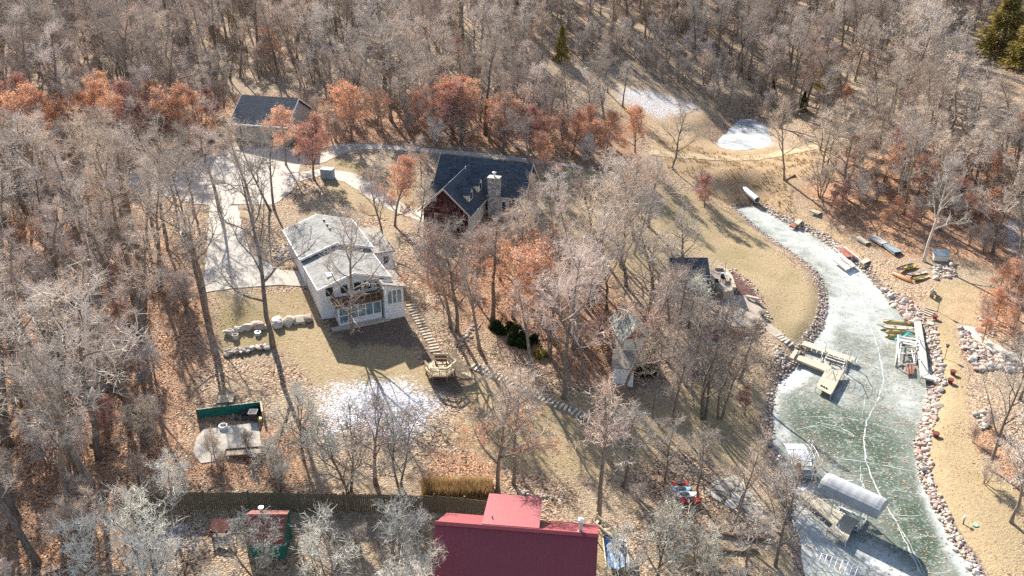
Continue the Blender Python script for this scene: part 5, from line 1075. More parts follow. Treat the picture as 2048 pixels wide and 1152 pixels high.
def yard():
    def stairs(name, label, px, n, wid, dep, mat):
        pl = along(Gm(px), n); b = pl[-1][0]; t = thing(name, label, 'steps', tuple(b))
        me = None
        for p, a in pl:
            if me is None:
                mb = MB(); mb.box(-dep / 2, dep / 2, -wid / 2, wid / 2, -.12, .07); me = mb.mesh('step', M[mat])
            o = bpy.data.objects.new('step', me); COL.objects.link(o); o.parent = t; o.location = (p[0] - b[0], p[1] - b[1], H(p[0], p[1]) - b[2] + .05); o.rotation_euler = (random.gauss(0, .02), random.gauss(0, .02), a + random.gauss(0, .08)); o.scale = (random.uniform(.85, 1.15), random.uniform(.9, 1.1), 1)
    stairs('log_steps', 'timber steps running down from the white house to the hexagonal deck', [(822,611),(828,625),(839,642),(848,660),(857,677),(866,690),(870,703)], 18, .95, .26, 'timber')
    stairs('stone_steps', 'long flight of stone steps from the hexagonal deck down the slope', [(947,732),(972,745),(1006,759),(1048,781),(1079,794),(1110,809),(1142,821),(1173,837),(1201,853),(1235,870),(1250,878)], 38, 1.0, .24, 'step_stone')
    stairs('dock_steps', 'short dark stone steps from the round patio down to the lake', [(1556,672),(1568,681),(1580,690)], 5, 1.0, .3, 'step_stone'); stairs('bank_steps', 'wooden steps through the boulders on the right bank', [(1862,620),(1853,628),(1843,640)], 6, 1.3, .2, 'timber')
    # hexagonal deck
    cx, cy = -6.65, 73.2; z0 = H(cx, cy); t = thing('hexagonal_deck', 'hexagonal tan wooden deck with railing benches at the foot of the timber steps', 'deck', (cx, cy, z0)); R = 1.5; top = 6.35 - z0; hx = [(R * math.cos(a), R * math.sin(a) * 1.02) for a in [math.radians(60 * k) for k in range(6)]]
    MB().prism([(x, y, top) for x, y in hx], (0, 0, -.14)).build('deck_floor', M['deck_plank'], t)
    for x, y in hx: MB().box(x * .88 - .07, x * .88 + .07, y * .88 - .07, y * .88 + .07, -1.2, top - .15).build('support', M['brown_wood'], t)
    for k in (0, 1, 3, 4, 5):
        a, b_ = hx[k], hx[(k + 1) % 6]; m = MB(); q = .97; A = (a[0] * q, a[1] * q); B = (b_[0] * q, b_[1] * q)
        for f in (.06, .5, .94): m.box(A[0] + (B[0] - A[0]) * f - .04, A[0] + (B[0] - A[0]) * f + .04, A[1] + (B[1] - A[1]) * f - .04, A[1] + (B[1] - A[1]) * f + .04, top, top + .75)
        m.bar((*A, top + .8), (*B, top + .8), .16, .05); m.bar((*A, top + .42), (*B, top + .42), .04, .12); m.build('railing', M['deck_plank'], t)
    for ang, rr in ((math.radians(90), .85),):
        m = MB(); m.box(-.55, .55, .5, .85, top + .4, top + .46); m.box(-.55, .55, .9, .96, top + .55, top + .85)
        for x in (-.5, .5): m.box(x - .05, x + .05, .52, .95, top, top + .4)
        m.build('bench', M['brown_wood'], t)
    r = MB(); r.prism([(1.35, -.35, top - .05), (1.35, .35, top - .05), (3.1, .1, top - .75), (3.1, -.6, top - .75)], (0, 0, -.1)); r.bar((1.4, .45, top + .5), (3.1, .15, top - .2), .07); r.bar((1.4, .45, top - .1), (1.4, .45, top + .5), .07); r.bar((3.1, .15, top - .9), (3.1, .15, top - .2), .07); r.build('ramp', M['deck_plank'], t)
    # wooden fence
    tops = [(279,985),(340,985),(410,984),(500,984),(600,986),(690,988),(760,988),(870,991),(930,996),(977,1001)]
    pts = []
    for px, py in tops:
        q = G(px, py + 34); pts.append(Vector(q))
    t = thing('wooden_fence', 'weathered board fence running from the left woods to the red roof', 'fence', tuple(pts[0]))
    for i in range(len(pts) - 1):
        a, b_ = pts[i], pts[i + 1]; n = max(3, int((b_ - a).length / .15)); m = MB(); d = (b_ - a).normalized(); s = Vector((-d.y, d.x, 0))
        for k in range(n):
            p = a.lerp(b_, (k + .5) / n); hh = 1.62 + random.uniform(-.05, .05); e = d * ((b_ - a).length / n * .46)
            m.prism([p - e - s * .012, p + e - s * .012, p + e + s * .012, p - e + s * .012], (0, 0, hh)); 
        for zz in (.45, 1.25): m.bar(a + Vector((0, 0, zz)) + s * .05, b_ + Vector((0, 0, zz)) + s * .05, .05, .09)
        part('fence_panel', m, M['fence_wood'], t)
        part('fence_post', MB().box(a.x - .06, a.x + .06, a.y - .06 + .1, a.y + .06 + .1, a.z - .5, a.z + 1.75), M['brown_wood'], t)
    # compost enclosure
    A = Vector(G(396, 838)); B = Vector(G(524, 822)); C = Vector(G(527, 840)); t = thing('green_enclosure', 'low enclosure with dark green sheet back wall above the concrete pad', 'enclosure', tuple(B)); up = Vector((0, 0, .95))
    part('back_wall', MB().prism([A - up * .2, B - up * .2, B + up, A + up], (0, .06, 0)), M['green_sheet'], t); part('side_rail', MB().bar(B + up * 1.02, C + up * .9, .14, .1).bar(C - up * .3, C + up * .9, .1).bar(B - up * .3, B + up * 1.0, .1), M['pale_wood'], t); part('side_wall', MB().prism([B + Vector((.05, .0, 0)) - up * .2, C - up * .2, C + up * .85, B + Vector((.05, 0, 0)) + up * .95], (.05, 0, 0)), M['brown_wood'], t)
    part('post', MB().bar(A - up * .3, A + up * 1.02, .1), M['brown_wood'], t)
    for px, py, s, lab in ((513,823,.5,'largest black rubbish bag, in the corner of the green enclosure'),(497,826,.38,'black rubbish bag behind the grey bin'),(486,824,.4,'brown black rubbish bag beside the green back wall'),(489,835,.3,'small dark rubbish bag at the front of the green enclosure'),(474,836,.28,'flattened dark rubbish bag left of the others')):
        x, y, z = G(px, py + 4); o = put_stone('rubbish_bag', x, y, z + s * .4, s, lab, 'rubbish bags in the green enclosure', 1, 'bag'); o.data = o.data.copy(); o.data.materials.clear(); o.data.materials.append(M['bag_black'])
    x, y, z = G(508, 838); t = thing('grey_bin', 'dark grey square bin with pale rim in front of the rubbish bags', 'bin', (x, y, z)); MB().prism([(-.32, -.3, 0), (.32, -.3, 0), (.32, .3, 0), (-.32, .3, 0)], (0, 0, .75)).build('body', M['bag_black'], t); m = MB()
    m.box(-.36, .36, -.36, -.3, .72, .78).box(-.36, .36, .3, .36, .72, .78).box(-.36, -.32, -.3, .3, .72, .78).box(.32, .36, -.3, .3, .72, .78).build('rim', M['stone_grey'], t)
    x, y, z = G(520, 842); t = thing('yellow_bucket', 'bright yellow bucket at the corner of the green enclosure', 'bucket', (x, y, z)); MB().tube([(0, 0, 0), (0, 0, .3)], [.14, .19], 10).build('body', M['yellow_plastic'], t); MB().tube([(-.19, 0, .3), (0, 0, .45), (.19, 0, .3)], .012, 5).build('handle', M['grey_metal'], t)
    def ring(name, px, py, r, hgt, mat, label, cat, fill='bag_black'):
        x, y, z = G(px, py); t = thing(name, label, cat, (x, y, z)); pr = [(math.cos(a), math.sin(a)) for a in np.linspace(0, 2 * math.pi, 17)[:-1]]; m = MB(); n = 16; vs = [(c * q, s * q, h) for q, h in ((r, -.1), (r, hgt), (r * .78, hgt), (r * .74, .05)) for c, s in pr]; m.add(vs, [(k * n + i, k * n + (i + 1) % n, (k + 1) * n + (i + 1) % n, (k + 1) * n + i) for k in range(3) for i in range(n)]); m.build('rim', M[mat], t); MB().prism([(c * r * .75, s * r * .75, .07) for c, s in pr], (0, 0, -.1)).build('filling', M[fill], t)
    ring('fire_ring', 447, 856, .36, .3, 'white_plastic', 'white fire ring on the leaves beside the concrete pad', 'fire ring'); ring('planter', 471, 676, .32, .4, 'stone_grey', 'round pale planter between the two stone rows', 'planter', 'concrete'); ring('basin', 516, 669, .3, .3, 'galvanised', 'pale basin in the shade below the upper boulders', 'basin'); ring('stone_pot', 460, 667, .3, .4, 'stone_grey', 'grey pot at the left end of the upper boulder row', 'planter')
    x, y, z = G(452, 800); t = thing('pallet', 'weathered pallet lying above the green enclosure', 'pallet', (x, y, z), .1); m = MB()
    for k in range(6): m.box(-.7, .7, -.55 + k * .2, -.43 + k * .2, .12, .15)
    m.build('boards', M['pale_wood'], t); m = MB()
    for k in (-.65, 0, .6): MB().box(k, k + .08, -.55, .57, 0, .118).build('bearer', M['brown_wood'], t)
    x, y, z = G(488, 908); t = thing('raised_bed', 'overgrown raised bed with pale boards at the lower edge of the concrete pad', 'raised bed', (x, y, z + .02), .12); m = MB(); m.box(-1.5, 1.5, -.5, -.42, 0, .3).box(-1.5, 1.5, .42, .5, 0, .3).box(-1.5, -1.42, -.42, .42, 0, .3).box(1.42, 1.5, -.42, .42, 0, .3).build('frame', M['brown_wood'], t); MB().box(-1.41, 1.41, -.41, .41, -.1, .2).build('soil', M['clay_red'] if False else M['timber'], t)
    # yew and ground shrubs
    def shrub(px, py, rx, ry, h, label, seed, mat='evergreen_needle', n=6000, wob=.25):
        x, y, z = G(px, py); r = random.Random(seed); mb = MB(); lobes = [(r.uniform(-.7, .7) * rx, r.uniform(-.7, .7) * ry, r.uniform(.35, .8)) for _ in range(9)]
        for i in range(n):
            lx, ly, lr = r.choice(lobes); d = Vector((r.gauss(0, 1), r.gauss(0, 1), abs(r.gauss(0, .9)))).normalized(); q = lr * min(rx, ry) * .75 * r.uniform(.55, 1); c = Vector((lx, ly, 0)) + Vector((d.x * q, d.y * q, d.z * h * lr * 1.2 * r.uniform(.7, 1)))
            e = (d + Vector((r.gauss(0, .5), r.gauss(0, .5), r.gauss(0, .5)))).normalized(); u = e.cross(Vector((r.gauss(0, 1), r.gauss(0, 1), r.gauss(0, 1)))).normalized() * .05; L = r.uniform(.12, .34); o = len(mb.v); mb.v += [tuple(c - u), tuple(c + u), tuple(c + e * L)]; mb.f.append((o, o + 1, o + 2)); mb.mi.append(0)
        t = thing('evergreen_shrub', label, 'shrub', (x, y, z)); me = fast_mesh('foliage', mb, M[mat]); o = bpy.data.objects.new('foliage', me); COL.objects.link(o); o.parent = t
        for lx, ly, lr in lobes[:3]: MB().tube([(lx * .3, ly * .3, -.1), (lx * .8, ly * .8, h * lr * .6)], [.05, .02], 5).build('stem', BARK, t)
    shrub(1018, 668, 2.4, 1.3, 1.5, 'large dark green yew spreading under the orange oak', 1, n=9000); shrub(1045, 690, 1.6, 1.1, 1.1, 'lower dark green yew at the downhill end of the large one', 2); shrub(1083, 712, .7, .6, .7, 'small yellowish green shrub below the dark yews', 3, 'cedar_needle_golden', 2500); shrub(1294, 742, 1.2, 1.1, 1.7, 'dark green shrub right of the small white shed', 4, n=6500)
    # dry grass by the fence
    gr = MB(); r = random.Random(9)
    for k in range(9000):
        px = r.uniform(845, 985); q = (px, 985 + r.uniform(-16, 14)); 
        gr.v.append(q)
    P3 = Gm(gr.v); gr = MB()
    for x, y, z in P3:
        a = r.uniform(0, 6.28); hh = r.uniform(.5, 1.25); l = r.uniform(.05, .35); dx, dy = math.cos(a), math.sin(a); gr.add([(x - dy * .02, y + dx * .02, z), (x + dy * .02, y - dx * .02, z), (x + dx * l, y + dy * l, z + hh)], [(0, 1, 2)])
    o = bpy.data.objects.new('dry_grass', fast_mesh('dry_grass', gr, STRAW)); COL.objects.link(o); tag(o, 'tall straw coloured grass along the fence', 'grass', None, 'stuff')
    gr = MB(); poly = [(1310,280),(1420,300),(1560,312),(1700,282),(1630,330),(1580,400),(1600,440),(1500,410),(1430,395),(1340,350)]; w = [tuple(q[:2]) for q in Gm(poly)]
    for k in range(16000):
        x, y = r.uniform(18, 60), r.uniform(112, 165)
        if k % 2: x, y = x * .9 + 4, y
        gr.v.append((x, y))
    A2 = np.array(gr.v); A2 = A2[poly_sdf(A2[:, 0], A2[:, 1], w) < 0]; A2 = A2[np.sin(A2[:, 0] * 1.1 + np.sin(A2[:, 1] * .9) * 2) * np.sin(A2[:, 1] * .8) > -.1]; zz = height(A2[:, 0], A2[:, 1]); gr = MB()
    for (x, y), z in zip(A2, zz):
        for _ in range(5):
            a = r.uniform(0, 6.28); hh = r.uniform(.12, .38); l = r.uniform(.1, .35); dx, dy = math.cos(a), math.sin(a); gr.add([(x - dy * .03, y + dx * .03, z), (x + dy * .03, y - dx * .03, z), (x + dx * l, y + dy * l, z + hh)], [(0, 1, 2)])
    o = bpy.data.objects.new('bank_grass', fast_mesh('bank_grass', gr, STRAW)); COL.objects.link(o); tag(o, 'rough golden grass on the embankment below the pond', 'grass', None, 'stuff')
    # raised terrace by the cottage, table, planter things
    T = [Vector(G(*q)) for q in ((1413,566),(1428,552),(1446,556),(1458,572),(1466,597),(1446,600))]; zt = max(q.z for q in T) + .75; b = T[-1]
    t = thing('raised_terrace', 'raised stone terrace with low wall between the cottage and the round patio', 'terrace', tuple(b)); part('terrace_block', MB().prism([(q.x, q.y, b.z - .6) for q in T], (0, 0, zt - b.z + .6)), M['patio_concrete'], t)
    m = MB()
    for i in range(1, 4): m.bar((T[i].x, T[i].y, zt + .16), (T[i + 1].x, T[i + 1].y, zt + .16), .4, .32)
    part('parapet', m, M['stone_tan'], t)
    cx, cy = (T[1].x + T[4].x) / 2, (T[1].y + T[4].y) / 2; t = thing('patio_table', 'small round table with a bare umbrella pole on the raised terrace', 'table', (cx, cy, zt)); MB().tube([(0, 0, .68), (0, 0, .72)], .5, 16).build('tabletop', M['grey_metal'], t); MB().tube([(0, 0, 0), (0, 0, 2.2)], .03, 6).build('umbrella_pole', M['dark_metal'], t); 
    for a in (0, 1.57, 3.14, 4.71): MB().bar((math.cos(a) * .4, math.sin(a) * .4, 0), (math.cos(a) * .1, math.sin(a) * .1, .68), .04).build('leg', M['dark_metal'], t)
    for px, py, an, lab in ((1446,563,.5,'dark metal chair right of the round table on the raised terrace'), (1433,570,2.6,'dark metal chair in front of the round table on the raised terrace')):
        p = W(px, py, zt); t = thing('patio_chair', lab, 'chair', tuple(p), an); MB().box(-.24, .24, -.24, .24, .42, .46).build('seat', M['dark_metal'], t); MB().box(-.24, .24, .2, .24, .46, .92).build('backrest', M['dark_metal'], t)
        for i in (-.2, .2):
            for j in (-.2, .18): MB().box(i - .02, i + .02, j - .02, j + .02, 0, .418).build('leg', M['dark_metal'], t)
    x, y, z = G(1504, 601); t = thing('stone_bench', 'curved dark stone bench at the upper edge of the round patio', 'bench', (x, y, z), -.5); MB().box(-.75, .75, -.2, .2, .38, .5).build('seat', M['step_stone'], t); [MB().box(q - .1, q + .1, -.16, .16, -.1, .38).build('leg', M['stone_grey'], t) for q in (-.5, .5)]
    x, y, z = G(1524, 632); t = thing('fire_bowl', 'dark fire bowl at the lake end of the round patio', 'fire bowl', (x, y, z)); MB().tube([(0, 0, 0), (0, 0, .15), (0, 0, .45)], [.16, .2, .42], 14).build('bowl', M['dark_metal'], t)
    # garden retaining lines lower right
    for px, lab in (([(1390,1066),(1440,1069),(1480,1075),(1550,1082)], 'low dark timber edging on the slope above the lower docks'), ([(1410,1100),(1470,1104),(1515,1102)], 'lower dark timber edging near the bottom edge')):
        q = Gm(px); t = thing('timber_edging', lab, 'edging', tuple(q[0])); m = MB()
        for i in range(len(q) - 1): m.bar(q[i] + np.array([0, 0, .1]), q[i + 1] + np.array([0, 0, .1]), .22, .3)
        part('timbers', m, M['brown_wood'], t)
    x, y, z = G(1230, 1118); t = thing('blue_tarp_cover', 'sagging blue tarp cover on a timber frame beside the red roof', 'tarp', (x, y, z)); m = MB(); n = 8
    vs = [((i / n - .5) * 1.7, (j / n - .5) * 3.4, .75 + .12 * math.sin(i * 1.3 + j * .7) - .18 * math.sin(i / n * math.pi) * math.sin(j / n * math.pi)) for j in range(n + 1) for i in range(n + 1)]
    m.add(vs, [(j * (n + 1) + i, j * (n + 1) + i + 1, (j + 1) * (n + 1) + i + 1, (j + 1) * (n + 1) + i) for j in range(n) for i in range(n)]).build('cover', M['blue_tarp'], t); m = MB()
    for i in (-.85, .85):
        for j in (-1.7, 1.7): m.box(i - .05, i + .05, j - .05, j + .05, -.3, .95)
        m.bar((i, -1.7, .9), (i, 1.7, .9), .08)
    m.build('frame', M['pale_wood'], t)
    x, y, z = G(1203, 1078); t = thing('side_stair', 'pale wooden stair rail at the right corner of the red roof', 'stair', (x, y, z + .4), -.6); m = MB(); m.bar((-.9, .0, 1.0), (1.0, 0, .25), .12).bar((-.9, .7, 1.0), (1.0, .7, .25), .12)
    for k in range(5): m.box(-.7 + k * .36, -.5 + k * .36, 0, .7, .75 - k * .15, .8 - k * .15)
    m.build('treads', M['pale_wood'], t); 
    for k in (-.85, .95): [MB().bar((k, j, -.7), (k, j, 1.3), .08).build('post', M['pale_wood'], t) for j in (0, .7)]
    # culvert
    x, y, z = P(1506, 393, 1.15); t = thing('culvert_pipe', 'grey culvert pipe sticking out of the bank at the head of the channel', 'pipe', (x, y, z)); d = Vector((.5, -1.6, -.12)); n = 16; m = MB()
    e = d.normalized(); ux = e.cross(Vector((0, 0, 1))).normalized(); uy = ux.cross(e); vs = []
    for c, r_ in ((-d * 1.6, .5), (d * .75, .5), (d * .75, .43), (-d * 1.0, .43)): vs += [tuple(c + ux * math.cos(a) * r_ + uy * math.sin(a) * r_) for a in np.linspace(0, 2 * math.pi, n + 1)[:-1]]
    m.add(vs, [(k * n + i, k * n + (i + 1) % n, (k + 1) * n + (i + 1) % n, (k + 1) * n + i) for k in range(3) for i in range(n)] + [tuple(3 * n + i for i in range(n))]).build('pipe', M['galvanised'], t); m = MB(); m.tube([tuple(d * .68), tuple(d * .78)], .56, n, cap=True).build('rim', M['grey_metal'], t)
    bpy.data.objects.remove(t.children[-1])
    # lamps and pots on the right bank
    for bx, by, tx, ty, lab in ((1875,623,1882,606,'dark post lamp at the top of the wooden bank steps'), (1889,718,1895,697,'dark post lamp halfway down the grass strip'), ):
        b = Vector(G(bx, by)); hh = 1.7; t = thing('post_lamp', lab, 'lamp', tuple(b)); MB().tube([(0, 0, -.2), (0, 0, hh - .25)], .035, 6).build('post', M['dark_metal'], t); MB().box(-.11, .11, -.11, .11, hh - .25, hh).prism([(-.16, -.16, hh), (.16, -.16, hh), (.16, .16, hh), (-.16, .16, hh)], (0, 0, .06)).build('lantern', M['dark_metal'], t)
    for bx, by, lab in ((1869,638,'red clay pot at the top of the grey gangway'), (1905,749,'reddish pot on the grass at the gangway foot, upper of a pair'), (1900,766,'dark red pot on rocks at the gangway foot, lower of a pair'), (1871,874,'dark red pot on the shore boulders at the middle of the right bank')):
        b = Vector(G(bx, by)); t = thing('clay_pot', lab, 'pot', tuple(b)); MB().tube([(0, 0, 0), (0, 0, .4)], [.2, .29], 12).build('pot', M['clay_red'], t); MB().tube([(0, 0, .4), (0, 0, .47)], .32, 12).build('rim', M['clay_red'], t)
    b = Vector(G(1926, 1048)); t = thing('bollard_light', 'short white topped light on the lower right lawn edge', 'lamp', tuple(b)); MB().tube([(0, 0, -.1), (0, 0, .6)], .05, 8).build('post', M['dark_metal'], t); MB().tube([(0, 0, .6), (0, 0, .75), (0, 0, .82)], [.12, .12, .04], 10).build('lamp_head', M['white_plastic'], t)
    b = Vector(G(1951, 1050)); t = thing('lawn_cover', 'round green well cover set in the lower right lawn', 'cover', tuple(b)); MB().tube([(0, 0, -.1), (0, 0, .05)], .24, 16).build('lid', rough_mat('lid_green', (.2, .35, .25), (.35, .5, .38), 3), t)
    b = Vector(G(1866, 592)); t = thing('garden_bench', 'pale bench casting a dark shadow on the right bank clearing', 'bench', tuple(b), .9); MB().box(-.65, .65, -.22, .22, .4, .46).build('seat', M['pale_wood'], t); MB().box(-.65, .65, .2, .26, .5, .9).build('backrest', M['pale_wood'], t)
    for i in (-.55, .55): MB().box(i - .04, i + .04, -.2, .24, 0, .4).build('leg', M['brown_wood'], t)
    b = Vector(G(1880, 520)); t = thing('pump_box', 'pale box with dark lid under the trees beside the upturned canoes', 'box', tuple(b), -.15); MB().box(-.9, .9, -.4, .5, 0, .75).build('body', M['cream_siding'], t); MB().prism([(-.98, -.48, .78), (.98, -.48, .78), (.98, .6, 1.25), (-.98, .6, 1.25)], (0, 0, -.06)).build('lid', M['grey_blue_board'], t)
    # things among the woods
    b = Vector(G(422, 282)); t = thing('utility_trailer', 'small white box trailer half hidden by the red leaved trees left of the garage', 'trailer', tuple(b), .5); MB().box(-.8, .8, -.55, .55, .4, 1.15).build('body', M['white_plastic'], t); MB().bar((1.0, 0, .5), (1.9, 0, .45), .1).build('drawbar', M['dark_metal'], t)
    for s in (-1, 1): MB().tube([(0, s * .68, .32), (0, s * .82, .32)], .32, 14).build('wheel', M['dark_metal'], t)
    b = Vector(G(370, 478)); t = thing('wheelbarrow', 'dark barrow with white sacks in the trees left of the concrete drive', 'barrow', tuple(b), .3); MB().prism([(-.4, -.6, .35), (.4, -.6, .35), (.5, .6, .45), (-.5, .6, .45)], (0, 0, .35)).build('tray', M['dark_metal'], t); MB().tube([(-.06, -.75, .25), (.06, -.75, .25)], .25, 12).build('wheel', M['bag_black'], t); MB().bar((-.3, -.6, .3), (-.35, 1.2, .55), .05).bar((.3, -.6, .3), (.35, 1.2, .55), .05).bar((-.32, .5, 0), (-.32, .5, .45), .05).bar((.32, .5, 0), (.32, .5, .45), .05).build('handle', M['grey_metal'], t)
    for (i, s, lab) in ((-.2, .26, 'white sack on the left of the dark barrow'), (.2, .3, 'white sack on the right of the dark barrow')):
        o = put_stone('white_sack', b.x + i, b.y + .1, b.z + .9, s, lab, None, 2, 'sack'); o.data = o.data.copy(); o.data.materials.clear(); o.data.materials.append(M['white_plastic'])
    b = Vector(G(656, 356)); t = thing('grey_cabinet', 'grey blue utility cabinet beside the dark red oak on the drive', 'cabinet', tuple(b), -.2); MB().box(-.8, .8, -.5, .5, 0, 1.25).build('body', M['grey_blue_board'], t); MB().box(-.85, .85, -.55, .55, 1.25, 1.32).build('lid', M['grey_blue_board'], t); MB().box(-.02, .02, -.515, -.5, .1, 1.15).build('door_seam', M['dark_metal'], t)
    # fallen log
    for (a, c, r0, lab) in (((1590,352),(1570,362),.16,'dark fallen branch at the foot of the lone bare oak'), ((1665,270),(1710,282),.2,'fallen log in the grass at the edge of the right woods'), ((250,800),(205,770),.14,'grey fallen log on the leaves of the left woods'), ((180,890),(240,905),.12,'thin fallen log low in the left woods')):
        q = Gm([a, c]); o = MB().tube([tuple(q[0] + np.array([0, 0, r0])), tuple((q[0] + q[1]) / 2 + np.array([.1, .1, r0])), tuple(q[1] + np.array([0, 0, r0 * .7]))], [r0, r0 * .85, r0 * .5], 8).build('fallen_log', BARK); tag(o, lab, 'log')
# ------------------------------------------------------------------ docks, lifts, boats
def deckpiece(t, corners, z, mat, name='deck', th=.12):
    c = [Vector((q[0], q[1], z)) for q in corners]; mb = MB(); n = max(2, int((c[1] - c[0]).length / .16))
    for k in range(n):
        f0, f1 = k / n + .04 / n, (k + 1) / n - .04 / n
        mb.prism([c[0].lerp(c[1], f0), c[0].lerp(c[1], f1), c[3].lerp(c[2], f1), c[3].lerp(c[2], f0)], (0, 0, -.05))
    for a, b in ((0, 1), (3, 2)): mb.bar(c[a] - Vector((0, 0, .11)), c[b] - Vector((0, 0, .11)), .06, .12)
    o = part(name, mb, M[mat], t); return o
def legs(t, pts, z, mat='galvanised', r=.035, over=.25):
    for p in pts: part('leg', MB().tube([(p[0], p[1], -.4), (p[0], p[1], z + over)], r, 6), M[mat], t)
def lift_frame(t, corners, z, mat='galvanised'):
    c = [Vector((q[0], q[1], 0)) for q in corners]
    for a in range(4): part('lift_post', MB().bar(c[a] + Vector((0, 0, -.2)), c[a] + Vector((0, 0, z)), .09), M[mat], t)
    m = MB()
    for a, b in ((0, 1), (1, 2), (2, 3), (3, 0)): m.bar(c[a] + Vector((0, 0, .12)), c[b] + Vector((0, 0, .12)), .08)
    for f in (.35, .65): m.bar(c[0].lerp(c[1], .1 + .0) .lerp(c[3].lerp(c[2], .1), f) + Vector((0, 0, .55)), c[0].lerp(c[1], .9).lerp(c[3].lerp(c[2], .9), f) + Vector((0, 0, .55)), .14, .1)
    for f in (.12, .88): m.bar(c[0].lerp(c[1], f) + Vector((0, 0, .45)), c[3].lerp(c[2], f) + Vector((0, 0, .45)), .09)
    part('cradle', m, M[mat], t)
def canopy_ribs(t, A, B, C, D, n, rise, mat, rad=.025, name='canopy_frame', cover=None):
    """A-B near long edge, D-C far long edge, ribs arch from near to far"""
    m = MB(); A, B, C, D = map(Vector, (A, B, C, D))
    m.tube([A, B], rad * 1.2, 6); m.tube([D, C], rad * 1.2, 6)
    for k in range(n):
        f = k / (n - 1); p, q = A.lerp(B, f), D.lerp(C, f); m.tube([p.lerp(q, j / 6) + Vector((0, 0, rise * math.sin(math.pi * j / 6) ** .7)) for j in range(7)], rad, 6)
    m.tube([A.lerp(D, .5) + Vector((0, 0, rise)), B.lerp(C, .5) + Vector((0, 0, rise))], rad, 6)
    return part(name, m, M[mat], t)
def canopy_cover(t, A, B, C, D, rise, mat, skirt=.45, inset=.18):
    A, B, C, D = map(Vector, (A, B, C, D)); nu, nv = 14, 10; vs = []; fs = []
    for i in range(nu + 1):
        f = i / nu; e = min(f, 1 - f) * nu; k = 1 if e >= 1 else (.86 if e < .5 else 1); p, q = A.lerp(B, f), D.lerp(C, f)
        row = [p - Vector((0, 0, skirt))] + [p.lerp(q, j / nv) + Vector((0, 0, rise * k * math.sin(math.pi * j / nv) ** .62 - .015 * (i % 2))) for j in range(nv + 1)] + [q - Vector((0, 0, skirt))]
        vs += row
    w = nv + 3
    for i in range(nu):
        for j in range(w - 1): fs.append((i * w + j, (i + 1) * w + j, (i + 1) * w + j + 1, i * w + j + 1))
    fs += [tuple(range(w)), tuple(nu * w + j for j in range(w))[::-1]]
    m = MB(); m.add(vs, fs); o = part('canopy', m, M[mat], t); return o
def hull(t, L, wid, hgt, mats, name='hull', up=False, cockpit=True, seats=0, rocker=.12):
    n, k = 16, 8; vs = []; fs = []
    for i in range(n + 1):
        f = i / n; s = math.sin(math.pi * min(max(f, .0), 1)) ** .55; w = wid / 2 * s + .012; zz = rocker * (2 * f - 1) ** 4
        for j in range(k + 1):
            a = math.pi * j / k; vs.append(((f - .5) * L, -math.cos(a) * w, hgt * (1 - math.sin(a) * (.3 + .7 * s)) + zz if not up else hgt * math.sin(a) * (.3 + .7 * s) - zz * .3 + .02))
    for i in range(n):
        for j in range(k): fs.append((i * (k + 1) + j, (i + 1) * (k + 1) + j, (i + 1) * (k + 1) + j + 1, i * (k + 1) + j + 1))
    m = MB(); m.smooth = True; m.add(vs, fs); m.build(name, mats[0], t)
    if not up:
        d = MB(); top = hgt + .0; rows = []
        dv = []; df = []
        for i in range(n + 1):
            f = i / n; s = math.sin(math.pi * f) ** .55; w = (wid / 2 * s + .012) * .97; zz = rocker * (2 * f - 1) ** 4; dv += [((f - .5) * L, -w, hgt + zz - .01), ((f - .5) * L, 0, hgt + zz + (.05 if cockpit else -.16 * s)), ((f - .5) * L, w, hgt + zz - .01)]
        for i in range(n): df += [(3 * i, 3 * i + 3, 3 * i + 4, 3 * i + 1), (3 * i + 1, 3 * i + 4, 3 * i + 5, 3 * i + 2)]
        d.add(dv, df).build('deck', mats[1 if len(mats) > 1 else 0], t)
        if cockpit:
            c = MB(); pr = [(math.cos(a) * .42, math.sin(a) * wid * .3, hgt + .06) for a in np.linspace(0, 2 * math.pi, 15)[:-1]]; c.prism(pr, (0, 0, .035)).build('cockpit', M['bag_black'], t)
        for q in range(seats): MB().box(-.12 + (q - (seats - 1) / 2) * L * .34, .12 + (q - (seats - 1) / 2) * L * .34, -wid * .34, wid * .34, hgt - .1, hgt - .03).build('seat', M['brown_wood'], t)
    else:
        MB().bar((-L * .48, 0, hgt + .02 - rocker * .2), (L * .48, 0, hgt + .02 - rocker * .2), .05, .05).build('keel', mats[-1], t)
def boat(kind, label, cat, px0, px1, z, wid, hgt, mats, group=None, roll=0, **kw):
    a, b = W(*px0, z), W(*px1, z); L = (b - a).length; c = (a + b) / 2; t = thing(kind, label, cat, tuple(c), math.atan2(b.y - a.y, b.x - a.x), group); t.rotation_euler[0] = roll
    hull(t, L, wid, hgt, [M[q] for q in mats], **kw); return t

